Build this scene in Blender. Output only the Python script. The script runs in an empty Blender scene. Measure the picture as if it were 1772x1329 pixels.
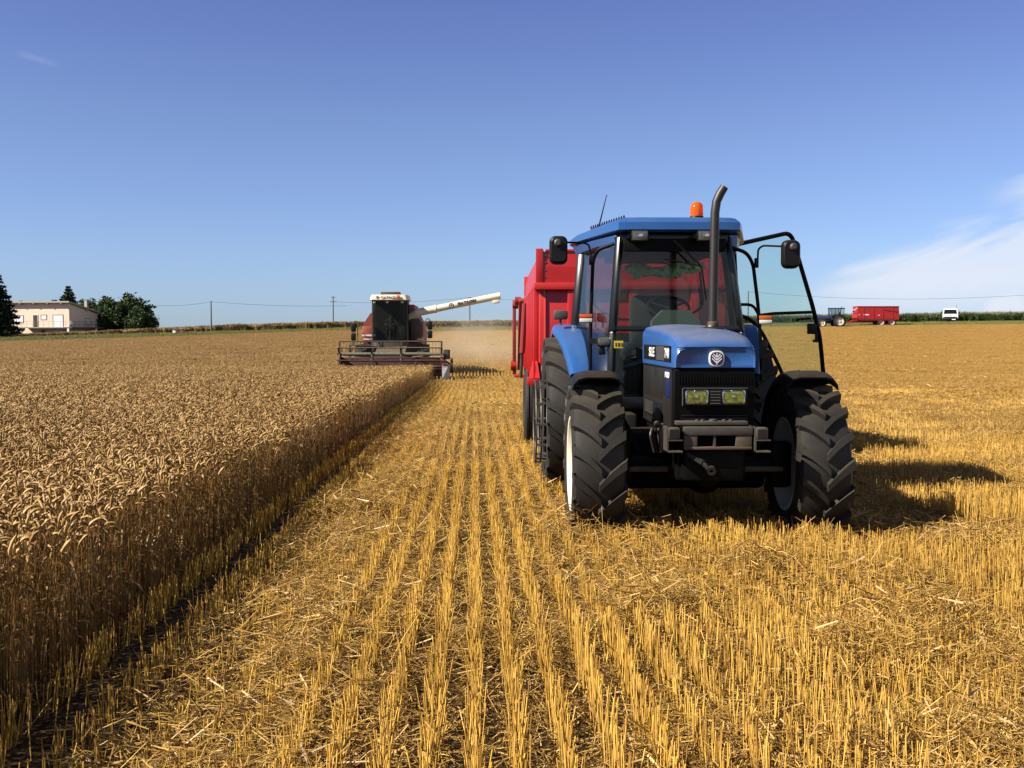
import bpy, bmesh, math, random
import numpy as np
from mathutils import Vector, Matrix
R = math.radians
random.seed(7); np.random.seed(7)
scene = bpy.context.scene
COL = scene.collection

# ------------------------------------------------------------------ camera
F_PX, CX, CY = 1900.0, 886.0, 664.5
YAW = math.atan(29.0/F_PX); PITCH = math.atan(81.5/F_PX)
CAM_Z = 1.6
ca, sa, cb, sb = math.cos(YAW), math.sin(YAW), math.cos(PITCH), math.sin(PITCH)
RIGHT = Vector((ca, -sa, 0)); FWD = Vector((sa*cb, ca*cb, -sb)); UP = Vector((sa*sb, ca*sb, cb))
cd = bpy.data.cameras.new('camera'); cam = bpy.data.objects.new('camera', cd); COL.objects.link(cam)
cd.sensor_width = 36.0; cd.lens = F_PX/1772.0*36.0; cd.clip_start = 0.1; cd.clip_end = 9000
cam.matrix_world = Matrix(((RIGHT.x, UP.x, -FWD.x, 0), (RIGHT.y, UP.y, -FWD.y, 0), (RIGHT.z, UP.z, -FWD.z, CAM_Z), (0, 0, 0, 1)))
scene.camera = cam

def U(px, py, d):
    """world point seen at photo pixel (px,py) at depth d metres"""
    return Vector((0, 0, CAM_Z)) + RIGHT*((px-CX)/F_PX*d) + UP*((CY-py)/F_PX*d) + FWD*d

# ------------------------------------------------------------------ light
SUN_EL = R(37); SUN_AZ = R(249)          # azimuth clockwise from +Y
scene.view_settings.view_transform = 'Standard'
scene.view_settings.look = 'None'
scene.view_settings.exposure = 1.35
scene.view_settings.gamma = 1.0
world = bpy.data.worlds.new('World'); scene.world = world; world.use_nodes = True
wn = world.node_tree; wn.nodes.clear()
def WN(t, **k):
    n = wn.nodes.new(t)
    for a, b in k.items(): setattr(n, a, b)
    return n
wl = wn.links.new
out = WN('ShaderNodeOutputWorld'); bg = WN('ShaderNodeBackground'); bg.inputs[1].default_value = 0.05
sky = WN('ShaderNodeTexSky', sky_type='NISHITA'); sky.sun_disc = False
sky.sun_elevation = SUN_EL; sky.sun_rotation = SUN_AZ; sky.altitude = 0; sky.air_density = 1.0; sky.dust_density = 0.25; sky.ozone_density = 2.6
# soft clouds in the sky itself, laid out by direction (azimuth / elevation)
tc = WN('ShaderNodeTexCoord'); sep = WN('ShaderNodeSeparateXYZ'); wl(tc.outputs['Generated'], sep.inputs[0])
def M(op, a, b=None, c=None, clamp=False):
    n = WN('ShaderNodeMath', operation=op, use_clamp=clamp)
    for i, q in enumerate((a, b, c)):
        if q is None: continue
        if isinstance(q, (int, float)): n.inputs[i].default_value = q
        else: wl(q, n.inputs[i])
    return n.outputs[0]
def SS(lo, hi, v):
    n = WN('ShaderNodeMapRange', interpolation_type='SMOOTHSTEP'); n.inputs[1].default_value = lo; n.inputs[2].default_value = hi
    wl(v, n.inputs[0]); return n.outputs[0]
az = M('ARCTAN2', sep.outputs[0], sep.outputs[1]); el = M('ARCSINE', sep.outputs[2])
cmb = WN('ShaderNodeCombineXYZ'); wl(M('MULTIPLY', az, 1.0), cmb.inputs[0]); wl(M('MULTIPLY', M('ADD', el, M('MULTIPLY', az, -0.32)), 4.2), cmb.inputs[1])
nz = WN('ShaderNodeTexNoise'); nz.inputs['Scale'].default_value = 7.0; nz.inputs['Detail'].default_value = 7; nz.inputs['Roughness'].default_value = 0.55
nz.inputs['Distortion'].default_value = 0.5
wl(cmb.outputs[0], nz.inputs['Vector'])
nf = nz.outputs[0]
# bank of thin cloud, low on the right: its upper edge rises to the right
edge = M('ADD', M('MULTIPLY', M('SUBTRACT', az, 0.27), 0.31), 0.046)
edge = M('ADD', edge, M('MULTIPLY', M('SUBTRACT', nf, 0.5), 0.075))
rel = M('SUBTRACT', edge, el)
bank = M('MULTIPLY', SS(-0.006, 0.022, rel), SS(0.24, 0.33, az))
bank = M('MULTIPLY', bank, SS(-0.01, 0.05, el))
bank = M('MULTIPLY', bank, M('ADD', M('MULTIPLY', nf, 0.75), 0.44))
# wisp above the bank
e2 = M('ABSOLUTE', M('SUBTRACT', el, M('ADD', M('MULTIPLY', M('SUBTRACT', az, 0.42), 0.22), M('ADD', 0.108, M('MULTIPLY', M('SUBTRACT', nf, 0.5), 0.06)))))
wisp = M('MULTIPLY', M('SUBTRACT', 1.0, SS(0.0, 0.014, e2)), M('MULTIPLY', SS(0.41, 0.47, az), 0.62))
# puff near the horizon
pd = M('ADD', M('POWER', M('DIVIDE', M('SUBTRACT', az, 0.440), 0.024), 2.0), M('POWER', M('DIVIDE', M('SUBTRACT', el, 0.024), 0.020), 2.0))
puff = M('MULTIPLY', M('SUBTRACT', 1.0, SS(0.1, 1.0, M('ADD', pd, M('MULTIPLY', M('SUBTRACT', nf, 0.5), 2.4)))), 0.9)
# short contrail-like wisp, upper left
e3 = M('ABSOLUTE', M('SUBTRACT', el, M('ADD', M('MULTIPLY', M('ADD', az, 0.386), -0.21), 0.2255)))
tr = M('MULTIPLY', M('SUBTRACT', 1.0, SS(0.0, 0.0042, e3)), M('MULTIPLY', M('MULTIPLY', SS(-0.408, -0.396, az), M('SUBTRACT', 1.0, SS(-0.388, -0.366, az))), 0.085))
cl = M('MAXIMUM', M('MAXIMUM', bank, wisp), M('MAXIMUM', puff, tr))
cl = M('MINIMUM', cl, 0.93)
mix = WN('ShaderNodeMix', data_type='RGBA'); 
ramp = WN('ShaderNodeValToRGB'); wl(M('DIVIDE', el, 1.5), ramp.inputs[0]); ramp.color_ramp.interpolation = 'LINEAR'
CR = ramp.color_ramp.elements; CR[0].position = 0.0; CR[0].color = (.31, .42, .70, 1); CR[1].position = 0.05; CR[1].color = (.398, .449, .657, 1)
for p_, c_ in ((.123, (.438, .438, .595, 1)), (.193, (.406, .384, .577, 1)), (.36, (.29, .28, .41, 1)), (.6, (.20, .19, .28, 1)), (1.0, (.16, .16, .22, 1))): e_ = CR.new(p_); e_.color = c_
mul = WN('ShaderNodeMix', data_type='RGBA', blend_type='MULTIPLY'); mul.inputs[0].default_value = 1.0; wl(sky.outputs[0], mul.inputs[6]); wl(ramp.outputs[0], mul.inputs[7])
sc2 = WN('ShaderNodeVectorMath', operation='SCALE'); sc2.inputs[3].default_value = 1.67; wl(mul.outputs[2], sc2.inputs[0])
wl(cl, mix.inputs[0]); wl(sc2.outputs[0], mix.inputs[6]); mix.inputs[7].default_value = (6.2, 6.6, 7.5, 1)
wl(mix.outputs[2], bg.inputs[0]); wl(bg.outputs[0], out.inputs[0])

sl = bpy.data.lights.new('sun', 'SUN'); sl.energy = 4.9; sl.angle = R(0.53); sl.color = (1.0, 0.93, 0.80)
sun = bpy.data.objects.new('sun', sl); COL.objects.link(sun)
SUNV = Vector((math.sin(SUN_AZ)*math.cos(SUN_EL), math.cos(SUN_AZ)*math.cos(SUN_EL), math.sin(SUN_EL)))
sun.rotation_euler = SUNV.to_track_quat('Z', 'Y').to_euler(); sun.location = (-20, -5, 30)

# ------------------------------------------------------------------ materials
MAT = {}
ALB = 0.52            # base colours are written for a dim exposure; this brings them to real-world albedo for the one used
def mat(name, col, rough=0.5, metal=0.0, spec=0.5, var=0.12, scale=6.0, dust=0.0, dustcol=(0.36, 0.26, 0.14), coat=0.0, bump=0.0, dirt=0.0, trans=0.0):
    if name in MAT: return MAT[name]
    k_ = 0.68 if min(col) > .5 else ALB
    col = tuple(c*k_ for c in col); dustcol = tuple(c*ALB for c in dustcol)
    m = bpy.data.materials.new(name); m.use_nodes = True; MAT[name] = m
    nt = m.node_tree; b = nt.nodes['Principled BSDF']; L = nt.links.new
    b.inputs['Roughness'].default_value = rough; b.inputs['Metallic'].default_value = metal
    b.inputs['Specular IOR Level'].default_value = spec
    if coat: b.inputs['Coat Weight'].default_value = coat; b.inputs['Coat Roughness'].default_value = 0.08
    t = nt.nodes.new('ShaderNodeTexCoord')
    n = nt.nodes.new('ShaderNodeTexNoise'); n.inputs['Scale'].default_value = scale; n.inputs['Detail'].default_value = 6; n.inputs['Roughness'].default_value = 0.62
    L(t.outputs['Object'], n.inputs['Vector'])
    mx = nt.nodes.new('ShaderNodeMix'); mx.data_type = 'RGBA'
    mr = nt.nodes.new('ShaderNodeMapRange'); mr.inputs[1].default_value = 0.3; mr.inputs[2].default_value = 0.7
    L(n.outputs[0], mr.inputs[0]); L(mr.outputs[0], mx.inputs[0])
    mx.inputs[6].default_value = tuple(c*(1-var) for c in col)+(1,); mx.inputs[7].default_value = tuple(min(1, c*(1+var)) for c in col)+(1,)
    cur = mx.outputs[2]
    if dust or dirt:
        g = nt.nodes.new('ShaderNodeNewGeometry'); s = nt.nodes.new('ShaderNodeSeparateXYZ'); L(g.outputs['Normal'], s.inputs[0])
        n2 = nt.nodes.new('ShaderNodeTexNoise'); n2.inputs['Scale'].default_value = 2.6; n2.inputs['Detail'].default_value = 8; n2.inputs['Roughness'].default_value = 0.7
        L(t.outputs['Object'], n2.inputs['Vector'])
        a = nt.nodes.new('ShaderNodeMapRange'); a.inputs[1].default_value = 0.55; a.inputs[2].default_value = 1.0; a.inputs[4].default_value = dust; L(s.outputs[2], a.inputs[0])
        c = nt.nodes.new('ShaderNodeMapRange'); c.inputs[1].default_value = 0.35; c.inputs[2].default_value = 0.75; c.inputs[3].default_value = 0.35; c.inputs[4].default_value = 1.0; L(n2.outputs[0], c.inputs[0])
        p = nt.nodes.new('ShaderNodeMath'); p.operation = 'ADD'; p.inputs[1].default_value = dirt; L(a.outputs[0], p.inputs[0])
        q = nt.nodes.new('ShaderNodeMath'); q.operation = 'MULTIPLY'; q.use_clamp = True; L(p.outputs[0], q.inputs[0]); L(c.outputs[0], q.inputs[1])
        m2 = nt.nodes.new('ShaderNodeMix'); m2.data_type = 'RGBA'; L(q.outputs[0], m2.inputs[0]); L(cur, m2.inputs[6]); m2.inputs[7].default_value = dustcol+(1,)
        cur = m2.outputs[2]
        rm = nt.nodes.new('ShaderNodeMapRange'); rm.inputs[3].default_value = rough; rm.inputs[4].default_value = min(1, rough+0.5); L(q.outputs[0], rm.inputs[0]); L(rm.outputs[0], b.inputs['Roughness'])
    L(cur, b.inputs['Base Color'])
    if bump:
        bp = nt.nodes.new('ShaderNodeBump'); bp.inputs['Strength'].default_value = bump; bp.inputs['Distance'].default_value = 0.02
        L(n.outputs[0], bp.inputs['Height']); L(bp.outputs[0], b.inputs['Normal'])
    return m

def glass(name, tint, refl=0.10, fk=0.8):
    m = bpy.data.materials.new(name); m.use_nodes = True; MAT[name] = m
    nt = m.node_tree; nt.nodes.clear(); L = nt.links.new
    o = nt.nodes.new('ShaderNodeOutputMaterial'); tr = nt.nodes.new('ShaderNodeBsdfTransparent'); tr.inputs[0].default_value = tint+(1,)
    gl = nt.nodes.new('ShaderNodeBsdfGlossy'); gl.inputs['Roughness'].default_value = 0.03
    fr = nt.nodes.new('ShaderNodeLayerWeight'); fr.inputs[0].default_value = 0.5; p5 = nt.nodes.new('ShaderNodeMath'); p5.operation = 'POWER'; p5.inputs[1].default_value = 4.5; L(fr.outputs['Facing'], p5.inputs[0])
    mp = nt.nodes.new('ShaderNodeMath'); mp.operation = 'MULTIPLY_ADD'; mp.inputs[1].default_value = fk; mp.inputs[2].default_value = refl; mp.use_clamp = True
    mx = nt.nodes.new('ShaderNodeMixShader'); L(p5.outputs[0], mp.inputs[0]); L(mp.outputs[0], mx.inputs[0]); L(tr.outputs[0], mx.inputs[1]); L(gl.outputs[0], mx.inputs[2]); L(mx.outputs[0], o.inputs[0])
    return m

def attrmat(name, rough=0.6, spec=0.4, transl=0.0, gain=1.0):
    """colour comes from the mesh's own 'col' attribute (per straw / leaf)"""
    m = bpy.data.materials.new(name); m.use_nodes = True; MAT[name] = m
    nt = m.node_tree; b = nt.nodes['Principled BSDF']; L = nt.links.new
    a = nt.nodes.new('ShaderNodeAttribute'); a.attribute_name = 'col'
    L(a.outputs[0], b.inputs['Base Color']); b.inputs['Roughness'].default_value = rough; b.inputs['Specular IOR Level'].default_value = spec
    if transl:
        t = nt.nodes.new('ShaderNodeBsdfTranslucent'); L(a.outputs[0], t.inputs[0]); mx = nt.nodes.new('ShaderNodeMixShader'); mx.inputs[0].default_value = transl
        L(b.outputs[0], mx.inputs[1]); L(t.outputs[0], mx.inputs[2]); L(mx.outputs[0], nt.nodes['Material Output'].inputs[0])
    return m

mat('blue', (0.014, 0.115, 0.40), 0.32, spec=0.5, var=0.07, dust=0.7, dustcol=(0.34, 0.30, 0.27), coat=0.15, dirt=0.07)
mat('blue_clean', (0.014, 0.115, 0.40), 0.30, spec=0.5, var=0.06, dust=0.22, dustcol=(0.30, 0.30, 0.32), coat=0.1, dirt=0.06)
mat('far_blue', (0.02, 0.055, 0.18), 0.45)
mat('blue_decal', (0.012, 0.02, 0.12), 0.4)
mat('black', (0.004, 0.0038, 0.0036), 0.55, spec=0.10, var=0.3, dust=0.30, dirt=0.0, dustcol=(0.20, 0.15, 0.09))
mat('black_plastic', (0.006, 0.0057, 0.0054), 0.5, spec=0.2, var=0.3, dust=0.30, dirt=0.01, dustcol=(0.22, 0.17, 0.1))
mat('grey_plastic', (0.055, 0.052, 0.05), 0.55, var=0.2, dust=0.3, dirt=0.05)
mat('dark_panel', (0.016, 0.015, 0.014), 0.45, spec=0.2, var=0.25, dust=0.3, dirt=0.06, dustcol=(0.2, 0.16, 0.11))
mat('steel', (0.065, 0.06, 0.056), 0.5, metal=0.3, var=0.5, dust=0.45, dirt=0.2, dustcol=(0.26, 0.2, 0.13))
mat('rusty_steel', (0.055, 0.036, 0.024), 0.65, var=0.45, scale=14, dust=0.5, dirt=0.2)
mat('rubber', (0.018, 0.017, 0.0165), 0.55, spec=0.3, var=0.3, scale=9, dust=0.45, dirt=0.17, dustcol=(0.15, 0.115, 0.07), bump=0.15)
mat('cream_rim', (0.74, 0.70, 0.56), 0.45, var=0.1, dust=0.3, dirt=0.15, dustcol=(0.4, 0.31, 0.19))
mat('exhaust_black', (0.012, 0.010, 0.009), 0.45, metal=0.1, var=0.35, scale=12, dirt=0.12, dustcol=(0.14, 0.09, 0.06))
mat('red', (0.58, 0.006, 0.007), 0.42, var=0.14, scale=3, dust=0.25, dirt=0.025, coat=0.08, dustcol=(0.42, 0.22, 0.13))
mat('dark_red', (0.30, 0.012, 0.014), 0.5, var=0.2, dust=0.4, dirt=0.06, dustcol=(0.32, 0.2, 0.12))
mat('orange_lens', (0.85, 0.13, 0.01), 0.2, var=0.05)
def amber(name):
    m = bpy.data.materials.new(name); m.use_nodes = True; MAT[name] = m; nt = m.node_tree; L = nt.links.new; b = nt.nodes['Principled BSDF']; b.inputs['Base Color'].default_value = (.85, .17, .01, 1); b.inputs['Roughness'].default_value = .12
    tl = nt.nodes.new('ShaderNodeBsdfTranslucent'); tl.inputs[0].default_value = (1, .25, .01, 1); tr = nt.nodes.new('ShaderNodeBsdfTransparent'); tr.inputs[0].default_value = (1, .30, .02, 1)
    m1 = nt.nodes.new('ShaderNodeMixShader'); m1.inputs[0].default_value = .4; L(b.outputs[0], m1.inputs[1]); L(tl.outputs[0], m1.inputs[2]); m2 = nt.nodes.new('ShaderNodeMixShader'); m2.inputs[0].default_value = .4; L(m1.outputs[0], m2.inputs[1]); L(tr.outputs[0], m2.inputs[2]); L(m2.outputs[0], nt.nodes['Material Output'].inputs[0])
amber('amber_glass')
mat('white_lens', (0.7, 0.68, 0.62), 0.25, var=0.05)
mat('lamp_glass', (0.16, 0.155, 0.15), 0.15, metal=0.3, var=0.25, scale=40)
mat('yellow_lens', (0.80, 0.60, 0.14), 0.15, metal=0.5, var=0.75, scale=34)
mat('chrome', (0.75, 0.74, 0.72), 0.16, metal=1.0, var=0.05)
mat('white_paint', (0.80, 0.79, 0.77), 0.4, var=0.05, dust=0.2)
mat('yellow_sticker', (0.80, 0.62, 0.02), 0.5)
mat('green_cloth', (0.62, 0.95, 0.52), 0.9, var=0.12, scale=12)
mat('black_paint', (0.004, 0.004, 0.004), 0.28, spec=0.4, var=0.2, dust=0.1)
mat('dash_green', (0.16, 0.20, 0.17), 0.7)
mat('seat_cloth', (0.03, 0.03, 0.033), 0.85, var=0.3)
mat('combine_red', (0.33, 0.040, 0.022), 0.55, var=0.25, dust=0.5, dirt=0.22)
mat('combine_orange', (0.40, 0.062, 0.022), 0.5, var=0.15, dust=0.4, dirt=0.1)
mat('combine_dark', (0.045, 0.035, 0.03), 0.65, var=0.3, dust=0.5, dirt=0.2)
mat('maroon', (0.075, 0.014, 0.013), 0.55, var=0.35, dust=0.25, dirt=0.05)
mat('pale_metal', (0.42, 0.42, 0.44), 0.45, var=0.2, dust=0.3, dirt=0.1)
mat('tinted_window', (0.012, 0.013, 0.014), 0.12, var=0.1)
mat('cream', (0.78, 0.72, 0.56), 0.45, var=0.08, dust=0.3, dirt=0.06)
mat('olive_grey', (0.20, 0.19, 0.13), 0.55, var=0.2)
mat('brown_mark', (0.10, 0.035, 0.02), 0.6)
glass('cab_glass', (0.76, 0.80, 0.77), 0.022)
glass('door_glass', (0.86, 0.93, 0.88), 0.025)
glass('dark_glass', (0.34, 0.36, 0.31), 0.012, 0.2)
mat('skin', (0.45, 0.26, 0.18), 0.55); mat('shirt', (0.08, 0.10, 0.14), 0.85); mat('hair', (0.03, 0.02, 0.015), 0.7)
attrmat('wheat', 0.55, 0.4, 0.05); attrmat('straw', 0.52, 0.4, 0.08); attrmat('leaf', 0.6, 0.3, 0.18); attrmat('needle', 0.7, 0.2, 0.05)
mat('bark', (0.10, 0.075, 0.05), 0.9, var=0.4, scale=12, bump=0.4)
mat('pole_wood', (0.16, 0.14, 0.12), 0.85, var=0.25); mat('wire', (0.05, 0.05, 0.055), 0.6)
mat('render_wall', (0.84, 0.645, 0.52), 0.9, var=0.05, scale=1.2); mat('roof_edge', (0.55, 0.48, 0.40), 0.8)
mat('concrete', (0.42, 0.38, 0.33), 0.9, var=0.15); mat('dark_opening', (0.02, 0.018, 0.016), 0.4); mat('door_brown', (0.014, 0.009, 0.005), 0.6)
mat('shutter_white', (0.80, 0.80, 0.82), 0.5, var=0.03); mat('crate_brown', (0.10, 0.05, 0.03), 0.8); mat('crate_rust', (0.3, 0.1, 0.04), 0.8)

# ------------------------------------------------------------------ mesh builder
class MB:
    def __init__(s): s.v = []; s.f = []; s.mi = []; s.mats = []
    def m(s, name):
        if name not in s.mats: s.mats.append(name)
        return s.mats.index(name)
    def add(s, vs, fs, m):
        o = len(s.v); k = s.m(m)
        s.v += [tuple(v) for v in vs]
        for f in fs: s.f.append(tuple(i+o for i in f)); s.mi.append(k)
        return s
    def box(s, c, d, m, bev=0.0, rot=None, seg=2):
        bm = bmesh.new(); bmesh.ops.create_cube(bm, size=1.0)
        for v in bm.verts: v.co = Vector((v.co.x*d[0], v.co.y*d[1], v.co.z*d[2]))
        if bev > 0: bmesh.ops.bevel(bm, geom=list(bm.edges), offset=min(bev, min(d)*0.49), segments=seg, affect='EDGES', profile=0.5)
        Mx = Matrix.Translation(Vector(c)) @ (rot.to_4x4() if rot is not None else Matrix())
        bm.verts.index_update()
        s.add([Mx @ v.co for v in bm.verts], [[v.index for v in f.verts] for f in bm.faces], m); bm.free(); return s
    def bb(s, a, b, m, bev=0.0, seg=2):
        a = Vector(a); b = Vector(b); return s.box((a+b)/2, [abs(b[i]-a[i]) for i in range(3)], m, bev, None, seg)
    def bar(s, a, b, w, h, m, bev=0.0, up=(0, 0, 1)):
        a = Vector(a); b = Vector(b); z = (b-a); L = z.length; z.normalize(); u = Vector(up)
        x = z.cross(u)
        if x.length < 1e-4: x = z.cross(Vector((1, 0, 0)))
        x.normalize(); y = x.cross(z)
        rot = Matrix((x, z, y)).transposed()
        return s.box((a+b)/2, (w, L, h), m, bev, rot)
    def tube(s, pts, r, m, n=10, closed=False, caps=True):
        pts = [Vector(p) for p in pts]; N = len(pts); rr = r if isinstance(r, (list, tuple)) else [r]*N
        vs = []; prev = None
        for i, p in enumerate(pts):
            a = pts[(i-1) % N] if (i > 0 or closed) else p; b = pts[(i+1) % N] if (i < N-1 or closed) else p
            t = (b-a).normalized()
            if prev is None:
                x = t.cross(Vector((0, 0, 1)));
                if x.length < 0.05: x = t.cross(Vector((1, 0, 0)))
            else: x = prev - t*prev.dot(t)
            x.normalize(); prev = x; y = t.cross(x)
            for k in range(n):
                an = 2*math.pi*k/n; vs.append(p + (x*math.cos(an)+y*math.sin(an))*rr[i])
        fs = []
        for i in range(N if closed else N-1):
            j = (i+1) % N
            for k in range(n): fs.append((i*n+k, i*n+(k+1) % n, j*n+(k+1) % n, j*n+k))
        if caps and not closed: fs.append(tuple(range(n-1, -1, -1))); fs.append(tuple((N-1)*n+k for k in range(n)))
        return s.add(vs, fs, m)
    def lathe(s, prof, c, axis, m, n=32, closed=False):
        c = Vector(c); ax = Vector(axis).normalized(); x = ax.cross(Vector((0, 0, 1)))
        if x.length < 0.05: x = Vector((1, 0, 0))
        x.normalize(); y = ax.cross(x); vs = []
        for (h, r) in prof:
            for k in range(n):
                an = 2*math.pi*k/n; vs.append(c + ax*h + (x*math.cos(an)+y*math.sin(an))*max(r, 1e-4))
        fs = []; P = len(prof)
        for i in range(P if closed else P-1):
            j = (i+1) % P
            for k in range(n): fs.append((i*n+k, j*n+k, j*n+(k+1) % n, i*n+(k+1) % n))
        return s.add(vs, fs, m)
    def loft(s, secs, m, caps=True, closed=True):
        n = len(secs[0]); vs = [p for q in secs for p in q]; fs = []
        for i in range(len(secs)-1):
            for k in range(n if closed else n-1): fs.append((i*n+k, i*n+(k+1) % n, (i+1)*n+(k+1) % n, (i+1)*n+k))
        if caps: fs.append(tuple(range(n-1, -1, -1))); fs.append(tuple((len(secs)-1)*n+k for k in range(n)))
        return s.add(vs, fs, m)
    def plate(s, poly, nrm, th, m):
        """flat polygon given thickness th along nrm"""
        nv = Vector(nrm).normalized()*th/2; a = [Vector(p)+nv for p in poly]; b = [Vector(p)-nv for p in poly]
        return s.loft([a, b], m)
    def build(s, name, parent=None, loc=None, smooth=35, label=None):
        me = bpy.data.meshes.new(name); me.from_pydata(s.v, [], s.f)
        for q in s.mats: me.materials.append(MAT[q])
        me.polygons.foreach_set('material_index', s.mi)
        bm = bmesh.new(); bm.from_mesh(me); bmesh.ops.recalc_face_normals(bm, faces=bm.faces); bm.to_mesh(me); bm.free()
        if smooth: me.shade_smooth(); me.set_sharp_from_angle(angle=R(smooth))
        me.update(); o = bpy.data.objects.new(name, me); COL.objects.link(o)
        if parent is not None: o.parent = parent
        if loc is not None: o.location = loc
        if label: o['label'] = label
        return o

def tag(o, label=None, cat=None, group=None, kind=None):
    if label: o['label'] = label
    if cat: o['category'] = cat
    if group: o['group'] = group
    if kind: o['kind'] = kind
    return o
def thing(name, loc, label, cat, group=None, rotz=0.0):
    o = bpy.data.objects.new(name, None); COL.objects.link(o); o.location = loc; o.rotation_euler = (0, 0, rotz); o.empty_display_size = 0.2
    return tag(o, label, cat, group)
def lettering(txt, size, m, name, parent, origin, xdir, ydir, sx=1.0, th=0.002, bold=0.0):
    cu = bpy.data.curves.new('t', 'FONT'); cu.body = txt; cu.size = size; cu.extrude = th; cu.align_x = 'CENTER'; cu.align_y = 'CENTER'; cu.offset = bold
    o = bpy.data.objects.new('t', cu); COL.objects.link(o)
    me = bpy.data.meshes.new_from_object(o.evaluated_get(bpy.context.evaluated_depsgraph_get()))
    bpy.data.objects.remove(o)
    x = Vector(xdir).normalized(); y = Vector(ydir).normalized(); z = x.cross(y)
    Mx = Matrix.Translation(Vector(origin)) @ Matrix((x*sx, y, z)).transposed().to_4x4()
    me.transform(Mx); me.materials.clear(); me.materials.append(MAT[m]); me.name = name
    q = bpy.data.objects.new(name, me); COL.objects.link(q); q.parent = parent
    return q

# ------------------------------------------------------------------ terrain
PX = [-400, 0, 300, 570, 850, 1430, 1772, 2200]
Z160 = [-0.5, 0.17, 0.93, 1.77, 2.44, 3.03, 3.36, 3.7]
Z175 = [0.6, 1.4, 2.15, 2.88, 3.07, 3.70, 4.0, 4.3]
def gz(X, Y):
    X = np.asarray(X, float); Y = np.asarray(Y, float)
    Ys = np.maximum(Y, 30.0); p = 857+1900*np.clip(X/Ys, -0.66, 0.7)
    a = np.interp(p, PX, Z160); b = np.interp(p, PX, Z175)
    z0 = -0.0105*np.clip(Y-5, 0, 45)
    r = np.clip((Y-46)/114.0, 0, 1)**1.25
    z = z0 + (a+0.4725)*r
    s = np.clip((Y-161)/14.0, 0, 1); z = z + (b-a)*s*s*(3-2*s)
    z = z - 0.012*np.clip(Y-225, 0, 1800)
    return z
def g1(x, y): return float(gz(x, y))
EDGE0, DRIFT = -1.93, -0.018          # standing-crop edge and drill rows drift left with distance
def xe(Y): return EDGE0 + DRIFT*Y
# ------------------------------------------------------------------ wheels
def tyre_mesh(mb, c, Ro, W, rim, nl, lug, m='rubber', seg=56):
    """agricultural tyre about the x axis, chevron lugs whose centre ends trail downward at the front"""
    rb = Ro-lug
    prof = [(-W*.44, rim), (-W*.475, rim+.03), (-W*.50, rim+(rb-rim)*.45), (-W*.49, rim+(rb-rim)*.75), (-W*.44, rb-.015), (-W*.30, rb), (0, rb+.004),
            (W*.30, rb), (W*.44, rb-.015), (W*.49, rim+(rb-rim)*.75), (W*.50, rim+(rb-rim)*.45), (W*.475, rim+.03), (W*.44, rim)]
    mb.lathe(prof, c, (1, 0, 0), m, seg)
    c = Vector(c)
    def P(x, r, ph): return c + Vector((x, -r*math.cos(ph), r*math.sin(ph)))
    for side in (-1, 1):
        for i in range(nl):
            p0 = 2*math.pi*(i+(0.5 if side > 0 else 0))/nl
            st = []
            N = 7
            for k in range(N):
                s = k/(N-1); x = W*(-.02+.50*s); ph = p0 + (W*.5/Ro)*(1.15*s-0.28*s*s); st.append((x, Ro-.012*s*s*1.4, rb-.02, ph, .026+.010*s))
            x, _, _, ph, hw = st[-1]
            st.append((W*.505, Ro-.045, rb-.06, ph+.03, hw)); st.append((W*.515, Ro-.11, rb-.13, ph+.05, hw*.8)); 
            secs = []
            for k, (x, ro, ri, ph, hw) in enumerate(st):
                a = hw/Ro
                if k >= N: xi = x-.04
                else: xi = x
                secs.append([P(side*xi, ri, ph-a*1.35), P(side*x, ro, ph-a), P(side*x, ro, ph+a), P(side*xi, ri, ph+a*1.35)])
            mb.loft(secs, m)
def farm_wheel(parent, c, Ro, W, rim, nl, lug, side, seg=56, rx=.45):
    """wheel > tyre, rim ; side = which way the outer face looks"""
    c = Vector(c)
    h = MB(); h.lathe([(-.10, .001), (-.10, .09), (-.02, .11), (.05, .10), (.09, .075), (.09, .001)], c+Vector((side*W*.10, 0, 0)), (side, 0, 0), 'cream_rim', 20)
    for k in range(8):
        a = 2*math.pi*k/8; h.lathe([(0, .001), (0, .016), (.03, .016), (.03, .001)], c+Vector((side*(W*.10-.02), .14*math.cos(a), .14*math.sin(a))), (side, 0, 0), 'steel', 8)
    w = h.build('wheel', parent)
    t = MB(); tyre_mesh(t, c, Ro, W, rim, nl, lug, seg=seg); t.build('tyre', w)
    q = MB(); x = W*rx
    q.lathe([(-x, rim+.02), (-x, rim-.012), (-x+.03, rim-.03), (-.05, rim-.05), (x*.5, rim-.05), (x-.03, rim-.03), (x, rim-.012), (x+.006, rim+.004), (x, rim+.02)], c, (side, 0, 0), 'cream_rim', 40)
    q.lathe([(x*.15, rim-.045), (x*.05, rim*.72), (W*.06, rim*.5), (W*.06, .10)], c, (side, 0, 0), 'cream_rim', 40)
    q.build('rim', w)
    return w
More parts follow.
